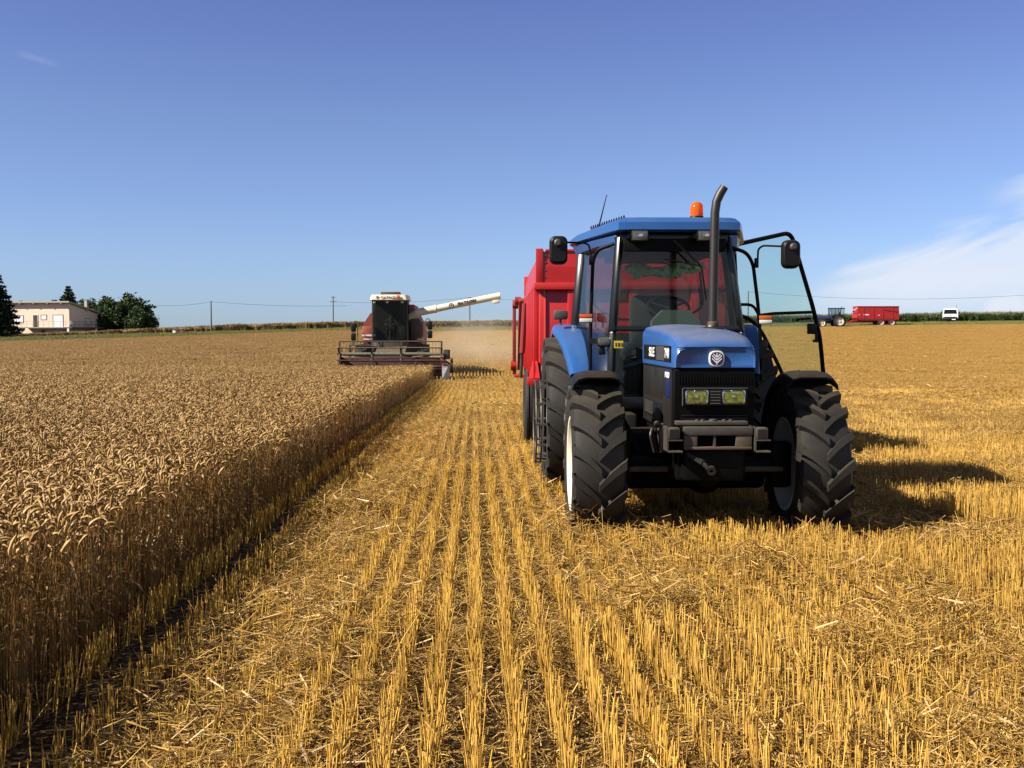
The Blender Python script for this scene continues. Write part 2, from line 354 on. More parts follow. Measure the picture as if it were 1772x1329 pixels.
def trailer_wheel(parent, c, Ro, W, rim, side, seg=40, rimmat='red'):
    c = Vector(c); rb = Ro
    prof = [(-W*.36, rim), (-W*.48, rim+.04), (-W*.5, rim+(rb-rim)*.5), (-W*.46, rb-.03), (-W*.40, rb-.006)]
    for x in (-.28, -.1, .1, .28): prof += [(W*(x-.045), rb-.002), (W*(x-.03), rb-.018), (W*(x+.03), rb-.018), (W*(x+.045), rb-.002)]
    prof += [(W*.40, rb-.006), (W*.46, rb-.03), (W*.5, rim+(rb-rim)*.5), (W*.48, rim+.04), (W*.36, rim)]
    h = MB(); h.lathe([(0, .001), (0, .08), (.07, .07), (.07, .001)], c, (side, 0, 0), 'steel', 16); w = h.build('wheel', parent)
    t = MB(); t.lathe(prof, c, (side, 0, 0), 'rubber', seg); t.build('tyre', w)
    q = MB(); q.lathe([(-W*.36, rim+.01), (-W*.3, rim-.03), (W*.3, rim-.03), (W*.36, rim+.01)], c, (side, 0, 0), rimmat, 32)
    q.lathe([(W*.02, rim-.03), (W*.0, rim*.6), (-W*.02, .08)], c, (side, 0, 0), rimmat, 32); q.build('rim', w)
    return w

def arc_shell(mb, c, Ri, th, x0, x1, a0, a1, m, n=22, lip=0.0, ws=None, e=0.03):
    """curved mudguard: arc about the x axis from angle a0 to a1 (0 = forward, 90 = top)"""
    c = Vector(c); secs = []
    for k in range(n+1):
        ph = R(a0+(a1-a0)*k/n); cs, sn = -math.cos(ph), math.sin(ph)
        def P(x, r): return c+Vector((x, r*cs, r*sn))
        if ws: x0, x1 = ws(k/n)
        o_ = [(x0, -lip), (x0, th-e), (x0+e*.12, th-e*.55), (x0+e*.45, th-e*.15), (x0+e, th), (x1-e, th), (x1-e*.45, th-e*.15), (x1-e*.12, th-e*.55), (x1, th-e), (x1, -lip)]
        xm = (x0+x1)/2; i_ = [(x+(.014 if x < xm else -.014), r-(.0 if r == -lip else .014)) for x, r in o_[::-1]]
        secs.append([P(x, Ri+r) for x, r in o_+i_])
    mb.loft(secs, m)

def bend(pts, r=0.06, n=5):
    """round the corners of a polyline"""
    pts = [Vector(p) for p in pts]; out = [pts[0]]
    for i in range(1, len(pts)-1):
        a, b, c = pts[i-1], pts[i], pts[i+1]; u = (a-b); v = (c-b); ra = min(r, u.length*.48, v.length*.48)
        p = b+u.normalized()*ra; q = b+v.normalized()*ra
        for k in range(n+1):
            t = k/n; out.append(p*(1-t)**2+b*2*t*(1-t)+q*t*t)
    out.append(pts[-1]); return out
def rrect(cx, cy, w, h, r, n=5):
    o = []
    for sx, sy, a0 in ((1, 1, 0), (-1, 1, 90), (-1, -1, 180), (1, -1, 270)):
        for k in range(n+1):
            a = R(a0+90*k/n); o.append((cx+sx*(w/2-r)+r*math.cos(a), cy+sy*(h/2-r)+r*math.sin(a)))
    return o

# ------------------------------------------------------------------ the blue tractor
TB = Vector((1.65, 8.8, g1(1.65, 8.8)-0.015))
T = thing('tractor', TB, 'blue tractor in the stubble, hood towards the viewer, with its glass door swung open', 'tractor')
def LP(px, py, d): return U(px, py, d)-TB
FR, FW, RR, RW = 0.645, 0.41, 0.835, 0.44
FZ, RZ, RYY = 0.635, 0.825, 2.62
for s in (-1, 1):
    farm_wheel(T, (s*.86, 0, FZ), FR, FW, .37, 17, .05, s)
    farm_wheel(T, (s*.925, RYY, RZ), RR, RW, .50, 20, .05, s, rx=.37)
# steel ring of the twin-wheel coupling on the rear wheel the viewer sees edge-on
ring = MB()
for xx in (-1.185, -1.235): ring.tube([(xx, RYY+.42*math.cos(2*math.pi*k/36), RZ-.05+.42*math.sin(2*math.pi*k/36)) for k in range(36)], .010, 'steel', 6, closed=True)
for k in range(12):
    a = 2*math.pi*k/12; p = Vector((0, RYY+.42*math.cos(a), RZ-.05+.42*math.sin(a))); ring.bar(p+Vector((-1.10, 0, 0)), p+Vector((-1.24, 0, 0)), .05, .02, 'steel')
ring.build('coupling_ring', T)
# mudguards of the front wheels
for s in (-1, 1):
    mb = MB(); x0, x1 = sorted((s*.63, s*1.05)); arc_shell(mb, (0, 0, FZ), .70, .05, x0, x1, 70, 172, 'black_plastic', 20, lip=.06, e=.11)
    mb.bar((s*.45, .1, FZ+.05), (s*.84, .1, FZ+.74), .05, .05, 'black')
    mb.build('front_mudguard', T, smooth=60)
# blue rear fenders
for s in (-1, 1):
    mb = MB(); fx = lambda t, s=s: tuple(sorted((s*(.715+.05*min(1, t*2.2)), s*(.925+.13*min(1, t*2.2))))); arc_shell(mb, (0, RYY, RZ), .925, .035, 0, 1, 30, 140, 'blue_clean', 26, lip=.06, ws=fx, e=.05)
    xi = s*.71
    vs = [(xi, RYY-.93*math.cos(R(a)), RZ+.93*math.sin(R(a))) for a in range(30, 141, 8)]; vs2 = [(xi, v[1]*.0+RYY+(v[1]-RYY)*.55, RZ+(v[2]-RZ)*.55) for v in vs]
    mb.loft([[Vector(a), Vector(b)] for a, b in zip(vs, vs2)], 'black', caps=False, closed=False)
    mb.build('rear_fender', T)
# hood
hb = MB()
def hsec(y, zt, w, zb=1.425):
    h = [(-w, zb), (-w, zt-.10), (-w*.975, zt-.06), (-w*.90, zt-.025), (-w*.72, zt-.006), (-w*.38, zt+.004), (0, zt+.008)]
    return [Vector((x, y, z)) for x, z in h] + [Vector((-x, y, z)) for x, z in h[-2::-1]]
prof = [(-.585, 1.555, .285), (-.60, 1.575, .296), (-.585, 1.60, .303), (-.53, 1.640, .308), (-.42, 1.672, .311), (-.2, 1.70, .313), (.3, 1.735, .315), (.8, 1.755, .316), (1.13, 1.762, .316)]
hb.loft([hsec(*p) for p in prof], 'blue')
hood = hb.build('hood', T, smooth=50)
sm = MB(); sm.box((0, -.6005, 1.577), (.590, .006, .005), 'black_plastic'); sm.bb((-.3185, -.55, 1.414), (.3185, 1.1, 1.424), 'black_plastic'); sm.build('panel_seam', hood)
# side decal band with lettering
for s in (-1, 1):
    db = MB(); x = s*.3168
    db.bb((x-.0025, -.45, 1.462), (x+.0025, 1.02, 1.588), 'black_plastic'); db.bb((x-.004, -.16, 1.468), (x+.004, .26, 1.582), 'grey_plastic'); db.build('decal_band', hood)
    xd = (0, s*1.0, 0)
    lettering('7840', .105, 'white_paint', 'number_lettering', hood, (s*.3205, -.30, 1.525), (0, s*1.0, 0), (0, 0, 1), 1.05, .001, .003)
    lettering('SLE', .105, 'white_paint', 'trim_lettering', hood, (s*.3205, .52, 1.525), (0, s*1.0, 0), (0, 0, 1), 2.1, .001, .003)
# round emblem with a leaf
ex, ez, ey = .008, 1.492, -.592
eb = MB()
def squircle(w, h, y, n=40):
    o = []
    for k in range(n):
        a = 2*math.pi*k/n; c_, s_ = math.cos(a), math.sin(a); o.append(Vector((ex+w*math.copysign(abs(c_)**.72, c_), y, ez+h*math.copysign(abs(s_)**.72, s_))))
    return o
eb.loft([squircle(.058, .060, ey+.02), squircle(.058, .060, ey-.012), squircle(.054, .056, ey-.016)], 'white_lens')
eb.loft([squircle(.047, .049, ey-.010), squircle(.047, .049, ey-.0185)], 'blue_decal')
def stroke(a, b, w=.006): eb.bar((ex+a[0], ey-.0195, ez+a[1]), (ex+b[0], ey-.0195, ez+b[1]), w, .004, 'white_paint', up=(0, 1, 0))
stroke((0, -.044), (0, .040), .007)
for s in (-1, 1):
    for z0, z1, xx in ((-.034, .002, .036), (-.014, .024, .036), (.006, .036, .026)): stroke((0, z0), (s*xx, z1), .0065)
eb.build('emblem', T)
# black nose / grille with the two lamps
gb = MB()
gb.loft([[Vector((sx*.30, y, z)) for sx, z in ((-1, zz), (1, zz))] + [Vector((.30, yb, zz)), Vector((-.30, yb, zz))] for zz, y, yb in ((.93, -.53, .2), (1.10, -.565, .2), (1.40, -.585, .2), (1.414, -.57, .2))], 'black')
for k in range(26): gb.bb((-.27+k*.0216-.004, -.586, 1.305), (-.27+k*.0216+.004, -.582, 1.395), 'black')
for k in range(5): gb.bb((-.25, -.572, .97+k*.022), (.25, -.550, .978+k*.022), 'black_plastic')
nose = gb.build('nose_grille', T)
lb = MB()
lb.box((-.003, -.588, 1.205), (.49, .05, .135), 'black_plastic', .012)
lb.tube([(-.245, -.615, 1.27), (.24, -.615, 1.27)], .005, 'grey_plastic', 6); lb.tube([(-.247, -.615, 1.14), (-.247, -.615, 1.27)], .005, 'grey_plastic', 6)
for k in range(5): lb.box((-.003, -.616, 1.158+k*.022), (.075, .010, .008), 'grey_plastic')
lpan = lb.build('lamp_panel', T)
for x in (-.142, .136):
    h = MB(); pr = lambda w, hh, y: [Vector((a, y, b)) for a, b in rrect(x, 1.207, w, hh, .022)]
    h.loft([pr(.170, .106, -.60), pr(.172, .108, -.622), pr(.160, .096, -.626), pr(.150, .088, -.622)], 'chrome', caps=False)
    hl = h.build('headlight', T)
    h = MB(); h.loft([pr(.152, .09, -.6215), pr(.13, .075, -.606), pr(.08, .055, -.598)], 'yellow_lens'); h.lathe([(.0, .030), (.012, .026), (.013, .016), (.022, .015), (.024, .001)], (x-.004, -.604, 1.203), (0, -1, 0), 'chrome', 18); h.bb((x-.07, -.617, 1.172), (x+.07, -.614, 1.178), 'chrome'); h.bb((x+.052, -.618, 1.175), (x+.068, -.612, 1.235), 'chrome'); h.build('reflector', hl)
    h = MB(); h.loft([pr(.154, .092, -.6225), pr(.14, .08, -.631), pr(.08, .05, -.634)], 'door_glass'); h.build('lens', hl)
# side engine panels
for s in (-1, 1):
    p = MB(); x = s*.300
    p.bb((x-.012, -.45, .92), (x+.012, 1.1, 1.412), 'dark_panel', .008)
    for (a, b, c, d) in ((-.42, -.1, 1.2, 1.38), (-.05, .35, 1.16, 1.39), (.42, .98, 1.16, 1.39), (-.05, .35, .98, 1.13), (.42, .98, .98, 1.13)):
        p.bb((x+s*.006, a, c), (x+s*.018, b, d), 'dark_panel' if c > 1.15 else 'black_plastic', .006)
    for k in range(9): p.bb((x+s*.014, .46+k*.055, 1.0), (x+s*.022, .48+k*.055, 1.11), 'grey_plastic')
    p.bb((x+s*.004, -.43, 1.19), (x+s*.020, -.24, 1.40), 'blue_decal', .004)
    p.build('engine_panel', T)
    lettering('FORD', .055, 'white_paint', 'maker_lettering', T, (s*.3215, -.335, 1.36), (0, s*1.0, 0), (0, 0, 1), 1.5, .001, .003)
# engine, gearbox and axles : the dark underside
u = MB()
u.bb((-.27, -.45, .55), (.27, 1.3, .94), 'black', .03); u.bb((-.30, 1.3, .50), (.30, 2.9, 1.05), 'black', .04)
u.bb((-.26, -.4, .94), (.26, 1.1, 1.40), 'black', .02)
u.tube([(-.75, RYY, RZ), (.75, RYY, RZ)], .13, 'black', 16)
u.build('engine_block', T)
u = MB(); u.tube([(-.66, 0, .63), (-.3, 0, .60), (0, 0, .58), (.3, 0, .60), (.66, 0, .63)], [.09, .075, .12, .075, .09], 'black', 14)
u.lathe([(-.16, .001), (-.14, .10), (0, .165), (.14, .10), (.16, .001)], (.03, -.03, .56), (0, 1, 0), 'black', 18)
u.tube([(-.6, -.26, .62), (.6, -.26, .62)], .022, 'rusty_steel', 8); u.tube([(-.30, -.26, .62), (.30, -.26, .62)], .038, 'black', 10)
for s in (-1, 1): u.bar((s*.64, -.04, .45), (s*.64, -.04, .82), .13, .16, 'black', .03); u.bar((s*.60, -.02, .60), (s*.60, -.27, .62), .06, .05, 'black')
u.bb((-.62, .35, .38), (.62, 2.2, .86), 'black', .05); u.build('front_axle', T)
# front weight carrier
w = MB(); yb = -.74
w.bb((-.31, yb+.03, 1.00), (.225, yb+.13, 1.03), 'steel', .006)
w.bb((-.262, yb, .925), (.258, yb+.05, .992), 'steel', .012)
w.bb((-.255, yb+.01, .825), (-.155, yb+.05, .93), 'rusty_steel', .006); w.bb((.13, yb+.01, .825), (.25, yb+.05, .93), 'rusty_steel', .006)
w.bb((-.255, yb+.005, .82), (.25, yb+.05, .842), 'rusty_steel', .006); w.bb((-.035, yb+.015, .84), (-.018, yb+.045, .93), 'rusty_steel')
w.bar((.13, yb+.02, .835), (.19, yb+.02, .93), .016, .02, 'steel')
for s, x in ((-1, -.335), (1, .315)):
    w.bb((x-.044, yb-.03, .905), (x+.044, yb+.07, .985), 'steel', .006); w.bb((x-.032, yb-.034, .917), (x+.032, yb-.028, .973), 'dark_panel')
    w.bb((x-.050, yb-.02, .81), (x-.040, yb+.18, .99), 'steel'); w.bb((x-.042, yb-.04, .805), (x+.062, yb+.06, .816), 'rusty_steel'); w.bb((x-.042, yb-.04, .890), (x+.062, yb+.05, .898), 'steel')
    w.bb((x-.025, yb+.05, .86), (x+.025, yb+.45, .97), 'black', .01)
w.lathe([(0, .001), (0, .030), (.012, .030), (.016, .001)], (-.03, yb+.07, 1.03), (0, 0, 1), 'steel', 16)
for x in (-.15, -.11, .05, .10): w.lathe([(0, .001), (0, .014), (.012, .014), (.012, .001)], (x, yb+.06, 1.029), (0, 0, 1), 'rusty_steel', 8)
w.bb((-.24, yb+.08, .58), (.20, -.40, .82), 'black', .02)
w.build('weight_carrier', T)
h = MB(); p = LP(1216, 800, 8.15)
h.bar(p+Vector((-.10, .05, .06)), p+Vector((0, -.02, .0)), .05, .03, 'dark_panel'); h.bar(p+Vector((-.02, 0, .02)), p+Vector((.045, -.05, -.05)), .042, .03, 'dark_panel', .006); h.lathe([(-.014, .014), (-.014, .034), (.014, .034), (.014, .014)], p+Vector((.055, -.06, -.055)), (.3, 1, .3), 'dark_panel', 16, closed=True)
h.bar(p+Vector((-.07, .16, .30)), p+Vector((-.07, .05, .03)), .08, .06, 'black'); h.build('tow_hook', T)
# hydraulic couplers and hoses beside the engine
h = MB()
for k, (px, py) in enumerate(((1136, 733), (1146, 737), (1140, 745))):
    p = LP(px, py, 8.30+.05*k); h.lathe([(-.03, .001), (-.03, .018), (.0, .022), (.02, .013), (.03, .001)], p, (-.5, -.7, .2), 'steel', 12)
for k in range(4):
    a = LP(1128+k*7, 742, 8.35+k*.04); b = LP(1132+k*6, 782, 8.4+k*.03); h.tube(bend([a, a+Vector((-.02, -.05, -.04)), b], .05), .010, 'black' if k % 2 else 'steel', 7)
h.bar(LP(1150, 758, 8.3), LP(1150, 775, 8.3), .03, .02, 'cream'); h.bb((-.40, -.58, .78), (-.30, -.42, .98), 'black', .02); h.build('hydraulic_coupler', T)
# steps / tank below the cab
for s in (-1, 1):
    h = MB()
    for k, z in enumerate((.42, .70)): h.bb((s*.50, 1.25, z), (s*.78, 1.60, z+.03), 'grey_plastic', .006)
    h.bb((s*.50, 1.24, .40), (s*.52, 1.62, 1.0), 'black'); h.bb((s*.40, .82, .56), (s*.62, 1.22, .98), 'dark_panel', .03); h.build('step', T)

# ---- cab
yA, yC = 1.22, 2.62                 # front and rear pillar stations
AL = {-1: (Vector((-.600, 1.12, 1.06)), Vector((-.585, 1.14, 1.70)), Vector((-.515, yA, 2.56))), 1: (Vector((.590, 1.12, 1.06)), Vector((.575, 1.14, 1.70)), Vector((.465, yA, 2.56)))}
CLs = {-1: (Vector((-.80, 2.35, 1.06)), Vector((-.83, 2.50, 1.70)), Vector((-.745, yC, 2.56))), 1: (Vector((.80, 2.35, 1.06)), Vector((.83, 2.50, 1.70)), Vector((.745, yC, 2.56)))}
c = MB()
for s in (-1, 1):
    A = AL[s]; C = CLs[s]
    c.bar(A[0], A[1], .055, .07, 'black_paint', .01); c.bar(A[1], A[2], .055, .07, 'black_paint', .01)
    c.bar(C[0], C[1], .07, .09, 'black_paint', .012); c.bar(C[1], C[2], .07, .09, 'black_paint' , .012)
    c.bar(A[0], C[0], .06, .10, 'black_paint', .01)
    c.bar(A[2], C[2], .06, .06, 'black_paint', .01)
    c.bar(C[1]+Vector((0, .02, 0)), Vector((s*.72, 3.0, 1.62)), .05, .06, 'black_paint'); c.bar(Vector((s*.72, 3.0, 1.1)), Vector((s*.70, 2.98, 2.58)), .06, .07, 'black_paint', .01)
c.bar(AL[-1][2]+Vector((0, 0, -.01)), AL[1][2]+Vector((0, 0, -.01)), .07, .09, 'black_paint', .01)
c.bar(AL[-1][0], AL[1][0], .08, .10, 'black_paint', .01)
c.bar(AL[-1][1]+Vector((0, .0, .03)), AL[1][1]+Vector((0, .0, .03)), .045, .05, 'black_paint', .01)
c.bar((-.70, 2.98, 1.66), (.70, 2.98, 1.66), .06, .08, 'black_paint'); c.bar((-.70, 2.98, 2.54), (.70, 2.98, 2.54), .06, .08, 'black_paint')
c.bb((-.78, 1.15, 1.0), (.78, 2.95, 1.06), 'black_paint')                      # floor
c.bb((-.70, 2.93, 1.06), (.70, 2.99, 1.62), 'black_paint')                     # rear bulkhead
cabf = c.build('cab_frame', T)
# roof : flat shell, narrow at the front, wide at the rear
ro = MB()
def rsec(z, k, ins): 
    P_ = [(-.545, 1.06), (-.40, 1.03), (.40, 1.03), (.545, 1.06), (.60, 1.25), (.87, 2.35), (.88, 2.62), (.80, 3.05), (-.80, 3.05), (-.88, 2.62), (-.87, 2.35), (-.60, 1.25)]
    return [Vector((x*(1-ins), 1.9+(y-1.9)*(1-ins*.8), z+(.035*(k) if .9 < y < 1.5 else 0))) for x, y in P_]
ro.loft([rsec(2.592, .3, .06), rsec(2.604, .3, .0), rsec(2.645, 1, .0), rsec(2.682, 1, .06), rsec(2.695, 1, .12), rsec(2.705, 1, .30)], 'blue_clean')
for s in (-1, 1):                                                          # blue head pieces above the side windows
    ro.loft([[Vector((s*.50, 1.20, 2.47)), Vector((s*.555, 1.22, 2.47)), Vector((s*.56, 1.24, 2.58)), Vector((s*.48, 1.2, 2.58))], [Vector((s*.60, 1.75, 2.52)), Vector((s*.67, 1.75, 2.52)), Vector((s*.70, 1.75, 2.58)), Vector((s*.6, 1.75, 2.58))], [Vector((s*.74, 2.5, 2.50)), Vector((s*.82, 2.5, 2.50)), Vector((s*.86, 2.5, 2.58)), Vector((s*.74, 2.5, 2.58))]], 'blue')
roof = ro.build('roof', T, smooth=28)
hl = MB(); hl.bb((-.49, 1.16, 2.43), (.44, 2.9, 2.545), 'black', .01); hl.build('headliner', T)
# windows
def pane(name, poly, gm, parent=T, th=.006):
    poly = [Vector(p) for p in poly]; n = (poly[1]-poly[0]).cross(poly[2]-poly[0]); m_ = MB(); m_.plate(poly, n, th, gm); return m_.build(name, parent, smooth=0)
A, B = AL[-1], AL[1]; dx = Vector((.03, -.025, 0)); dx2 = Vector((-.03, -.025, 0))
pane('windscreen', [A[1]+dx+Vector((0, 0, .02)), B[1]+dx2+Vector((0, 0, .02)), B[2]+dx2, A[2]+dx], 'cab_glass')
pane('lower_windscreen', [A[0]+dx, Vector((-.33, 1.095, 1.08)), Vector((-.33, 1.115, 1.69)), A[1]+dx], 'cab_glass')
pane('lower_windscreen', [B[0]+dx2, Vector((.33, 1.095, 1.08)), Vector((.33, 1.115, 1.69)), B[1]+dx2], 'cab_glass')
Cq = CLs[-1]; ox = Vector((-.015, 0, 0))
dl = pane('door', [A[0]+ox, Cq[0]+ox, Cq[1]+ox, Cq[2]+ox, A[2]+ox, A[1]+ox], 'cab_glass')
df = MB(); df.tube(bend([A[0]+ox*2, Cq[0]+ox*2, Cq[1]+ox*2, Cq[2]+ox*2, A[2]+ox*2, A[1]+ox*2, A[0]+ox*2], .05), .014, 'black', 8); df.build('door_frame', dl)
pane('rear_window', [(-.66, 2.97, 1.70), (.66, 2.97, 1.70), (.66, 2.97, 2.50), (-.66, 2.97, 2.50)], 'cab_glass')
for s in (-1, 1): pane('quarter_window', [CLs[s][1]+Vector((0, .05, 0)), Vector((s*.71, 2.95, 1.66)), Vector((s*.70, 2.95, 2.52)), CLs[s][2]+Vector((0, .05, 0))], 'cab_glass')
rw = MB(); rw.tube(bend([(-.62, 2.94, 2.48), (-.60, 2.94, 1.98), (-.35, 2.94, 1.84), (.35, 2.94, 1.84), (.58, 2.94, 1.98), (.52, 2.94, 2.48)], .08), .013, 'black', 8); rw.build('rear_window_frame', T)
# interior
i = MB(); i.loft([[Vector((x*k, y, z)) for x, z in ((-.27, 1.0), (-.26, 1.5), (-.22, 1.80), (-.12, 1.90), (.12, 1.90), (.22, 1.80), (.26, 1.5), (.27, 1.0))] for k, y in ((1.0, 1.20), (1.05, 1.30), (.8, 1.48))], 'dash_green'); i.build('dashboard', T, smooth=50)
i = MB(); cst = Vector((0.0, 1.66, 1.93)); ax = Vector((0, -.55, .83)).normalized(); e1 = Vector((1, 0, 0)); e2 = ax.cross(e1)
i.tube([cst+(e1*math.cos(2*math.pi*k/28)+e2*math.sin(2*math.pi*k/28))*.20 for k in range(28)], .015, 'black_plastic', 8, closed=True)
for k in range(3): a = 2*math.pi*k/3+.5; i.tube([cst, cst+(e1*math.cos(a)+e2*math.sin(a))*.2], .012, 'black_plastic', 6)
i.tube([cst, cst-ax*.35], .03, 'black_plastic', 10); i.build('steering_wheel', T)
i = MB(); i.box((-.02, 2.25, 1.48), (.52, .50, .14), 'seat_cloth', .05); i.box((-.02, 2.50, 1.80), (.50, .14, .56), 'seat_cloth', .06); i.bb((-.2, 2.05, 1.06), (.16, 2.45, 1.4), 'black', .03)
for s in (-1, 1): i.bb((s*.36-.09, 1.9, 1.45), (s*.36+.09, 2.5, 1.60), 'seat_cloth', .03)
i.bb((.38, 1.4, 1.06), (.72, 2.6, 1.62), 'black_plastic', .05); i.bb((-.72, 1.9, 1.06), (-.40, 2.6, 1.58), 'black_plastic', .05)
i.build('seat', T)
i = MB(); i.box(LP(1133, 445, 10.25), (.24, .04, .085), 'black_plastic', .035); i.tube([LP(1133, 440, 10.2), LP(1110, 430, 10.15), LP(1105, 415, 10.1)], .008, 'black', 6); i.build('inside_mirror', T)
i = MB(); a = LP(1255, 450, 9.88); i.tube(bend([LP(1165, 415, 9.86), LP(1200, 448, 9.84), LP(1214, 462, 9.83)], .03), .010, 'black', 6); i.tube([LP(1150, 448, 9.85), LP(1215, 461, 9.83)], .006, 'black', 6); i.tube([LP(1214, 462, 9.83), LP(1222, 520, 9.82)], .008, 'black', 6); i.build('wiper', T)
i = MB(); i.box(LP(1070.5, 596, 9.86), (.082, .004, .066), 'yellow_sticker'); 
for px_, w_ in ((1066, .012), (1071, .018), (1076, .010)): i.box(LP(px_, 596.5, 9.857), (w_, .003, .034), 'brown_mark')
i.build('warning_sticker', T)
# work lamps under the roof edge
for px_ in (1107, 1221):
    p = LP(px_, 408.5, 9.80); h = MB(); h.box(p, (.155, .07, .098), 'black_plastic', .015); h.bb(p+Vector((-.10, .0, -.02)), p+Vector((-.06, .05, .02)), 'black'); wl_ = h.build('work_lamp', T)
    h = MB(); h.box(p+Vector((0, -.034, 0)), (.135, .012, .080), 'lamp_glass', .01); h.box(p+Vector((0, -.040, 0)), (.05, .006, .035), 'chrome', .003); h.build('lens', wl_)
# exhaust
eb = MB(); pb = LP(1233.5, 573, 8.95); x0, y0 = pb.x, pb.y
eb.lathe([(0, .001), (0, .105), (.012, .105), (.022, .06), (.035, .055), (.035, .001)], (x0, y0, 1.715), (0, 0, 1), 'exhaust_black', 24)
pts = [(x0, y0, 1.72), (x0+.003, y0, 2.10), (x0+.008, y0, 2.45), (x0+.010, y0, 2.66), (x0+.022, y0, 2.75), (x0+.048, y0, 2.81), (x0+.085, y0, 2.87)]
eb.tube(pts, [.036, .036, .036, .036, .036, .036, .034], 'exhaust_black', 18, caps=False)
eb.tube(list(reversed([(p[0]-.001*0, p[1], p[2]) for p in pts[3:]])), [.031]*4, 'exhaust_black', 18, caps=False)
eb.lathe([(0, .045), (.03, .045), (.035, .037)], (x0, y0, 1.745), (0, 0, 1), 'rusty_steel', 18); eb.build('exhaust_pipe', T)
# beacon
p = LP(1205.5, 378, 10.25); p.z = 2.735; b_ = MB(); b_.lathe([(0, .001), (0, .068), (.035, .066), (.045, .06), (.045, .001)], p, (0, 0, 1), 'black_plastic', 24); be = b_.build('beacon', T)
b_ = MB(); b_.lathe([(.045, .062), (.12, .060), (.15, .054), (.172, .035), (.18, .001)], p, (0, 0, 1), 'amber_glass', 24); b_.build('lens', be)
b_ = MB(); b_.lathe([(.05, .028), (.09, .032), (.115, .025), (.125, .001)], p, (0, 0, 1), 'orange_lens', 14); b_.build('bulb', be)
# aerial and coiled lead on the roof
p = LP(1035, 398, 11.0); a_ = MB(); a_.box(p+Vector((-.02, 0, .0)), (.11, .06, .02), 'black_plastic', .008); q = LP(1050, 337, 11.0); a_.tube([p, p.lerp(q, .15), q], [.012, .008, .004], 'black', 7)
hel = []; s0 = LP(1022, 398, 11.05); s1 = LP(1083, 379, 10.0); 
for k in range(15*10+1):
    t = k/150; c_ = s0.lerp(s1, t); an = 2*math.pi*k/10; hel.append(c_+Vector((.004*math.cos(an), .028*math.cos(an), .020*math.sin(an)+.018)))
a_.tube(hel, .0045, 'black', 5); a_.build('aerial', T)
# mirror rails, mirrors, indicators
for s in (-1, 1):
    r_ = MB()
    if s < 0:
        rail = [LP(1062, 422, 9.98), LP(1034, 432, 10.05), LP(1026, 450, 10.1), LP(1022, 560, 10.15), LP(1021, 660, 10.15)]; ind = LP(1013.5, 550.5, 10.05); br = LP(1022.5, 450, 10.1)
        arm = [LP(1022, 447, 10.1), LP(1020, 424, 10.1), LP(1010, 420, 10.08), LP(962, 419, 10.0)]; mc = LP(966.5, 433, 10.0)
    else:
        rail = [LP(1262, 427, 9.98), LP(1292, 437, 10.05), LP(1303, 456, 10.1), LP(1312, 530, 10.15), LP(1316, 590, 10.15), LP(1318, 660, 10.15)]; ind = LP(1324, 553, 10.05); br = LP(1309, 455, 10.1)
        arm = [LP(1311, 452, 10.1), LP(1312, 431, 10.1), LP(1320, 425, 10.08), LP(1372, 427, 10.0)]; mc = LP(1368.5, 440, 10.0)
        r_.tube(bend([LP(1281, 527, 10.1), LP(1303, 527, 10.1), LP(1313, 545, 10.13)], .08), .014, 'black', 8)
    r_.tube(bend(rail, .08), .017, 'black', 10)
    mr = r_.build('mirror_rail', T)
    m_ = MB(); m_.box(br, (.035, .04, .09), 'black_plastic', .006); m_.tube(bend(arm, .06), .009, 'black', 8)
    for k, (w_, h_, dy) in enumerate(((.165, .26, 0), )):
        secs = []
        for (sc_, dy) in ((.80, -.045), (.95, -.030), (1.0, 0), (1.0, .035), (.97, .04)): secs.append([Vector((mc.x+a*sc_, mc.y+dy, mc.z+b*sc_)) for a, b in rrect(0, 0, w_, h_, .055)])
        m_.loft(secs, 'black_plastic')
    m_.lathe([(-.03, .001), (-.03, .034), (.02, .034), (.03, .02), (.03, .001)], (mc.x+s*.01, mc.y-.045, mc.z+.065), (0, -1, 0), 'grey_plastic', 14)
    m_.build('wing_mirror', T)
    n_ = MB(); n_.box(ind, (.13, .045, .082), 'black_plastic', .008); it = n_.build('indicator', T)
    n_ = MB(); n_.box(ind+Vector((0, -.022, .019)), (.116, .012, .034), 'orange_lens', .004); n_.box(ind+Vector((0, -.022, -.020)), (.116, .012, .034), 'white_lens', .004); n_.build('lens', it)
# side work lamp on the rail, and rear-facing lamp on the fender
p = LP(1045.5, 591, 9.95); n_ = MB(); n_.box(p, (.14, .06, .098), 'black_plastic', .03); n_.bar(LP(1022, 590, 10.13), p, .03, .05, 'black'); n_.box(p+Vector((-.02, .03, -.085)), (.06, .06, .07), 'black_plastic', .01); sl_ = n_.build('side_lamp', T)
n_ = MB(); n_.loft([[Vector((p.x+a*k, p.y-.028-dy, p.z+b*k)) for a, b in rrect(0, 0, .118, .078, .03)] for k, dy in ((1, 0), (.96, .008), (.7, .014))], 'lamp_glass'); n_.build('lens', sl_)
p = LP(970, 545, 11.1); n_ = MB(); n_.box(p, (.145, .07, .095), 'grey_plastic', .02); n_.tube([p, p+Vector((.0, .0, -.10))], .012, 'steel', 8); n_.build('fender_lamp', T)
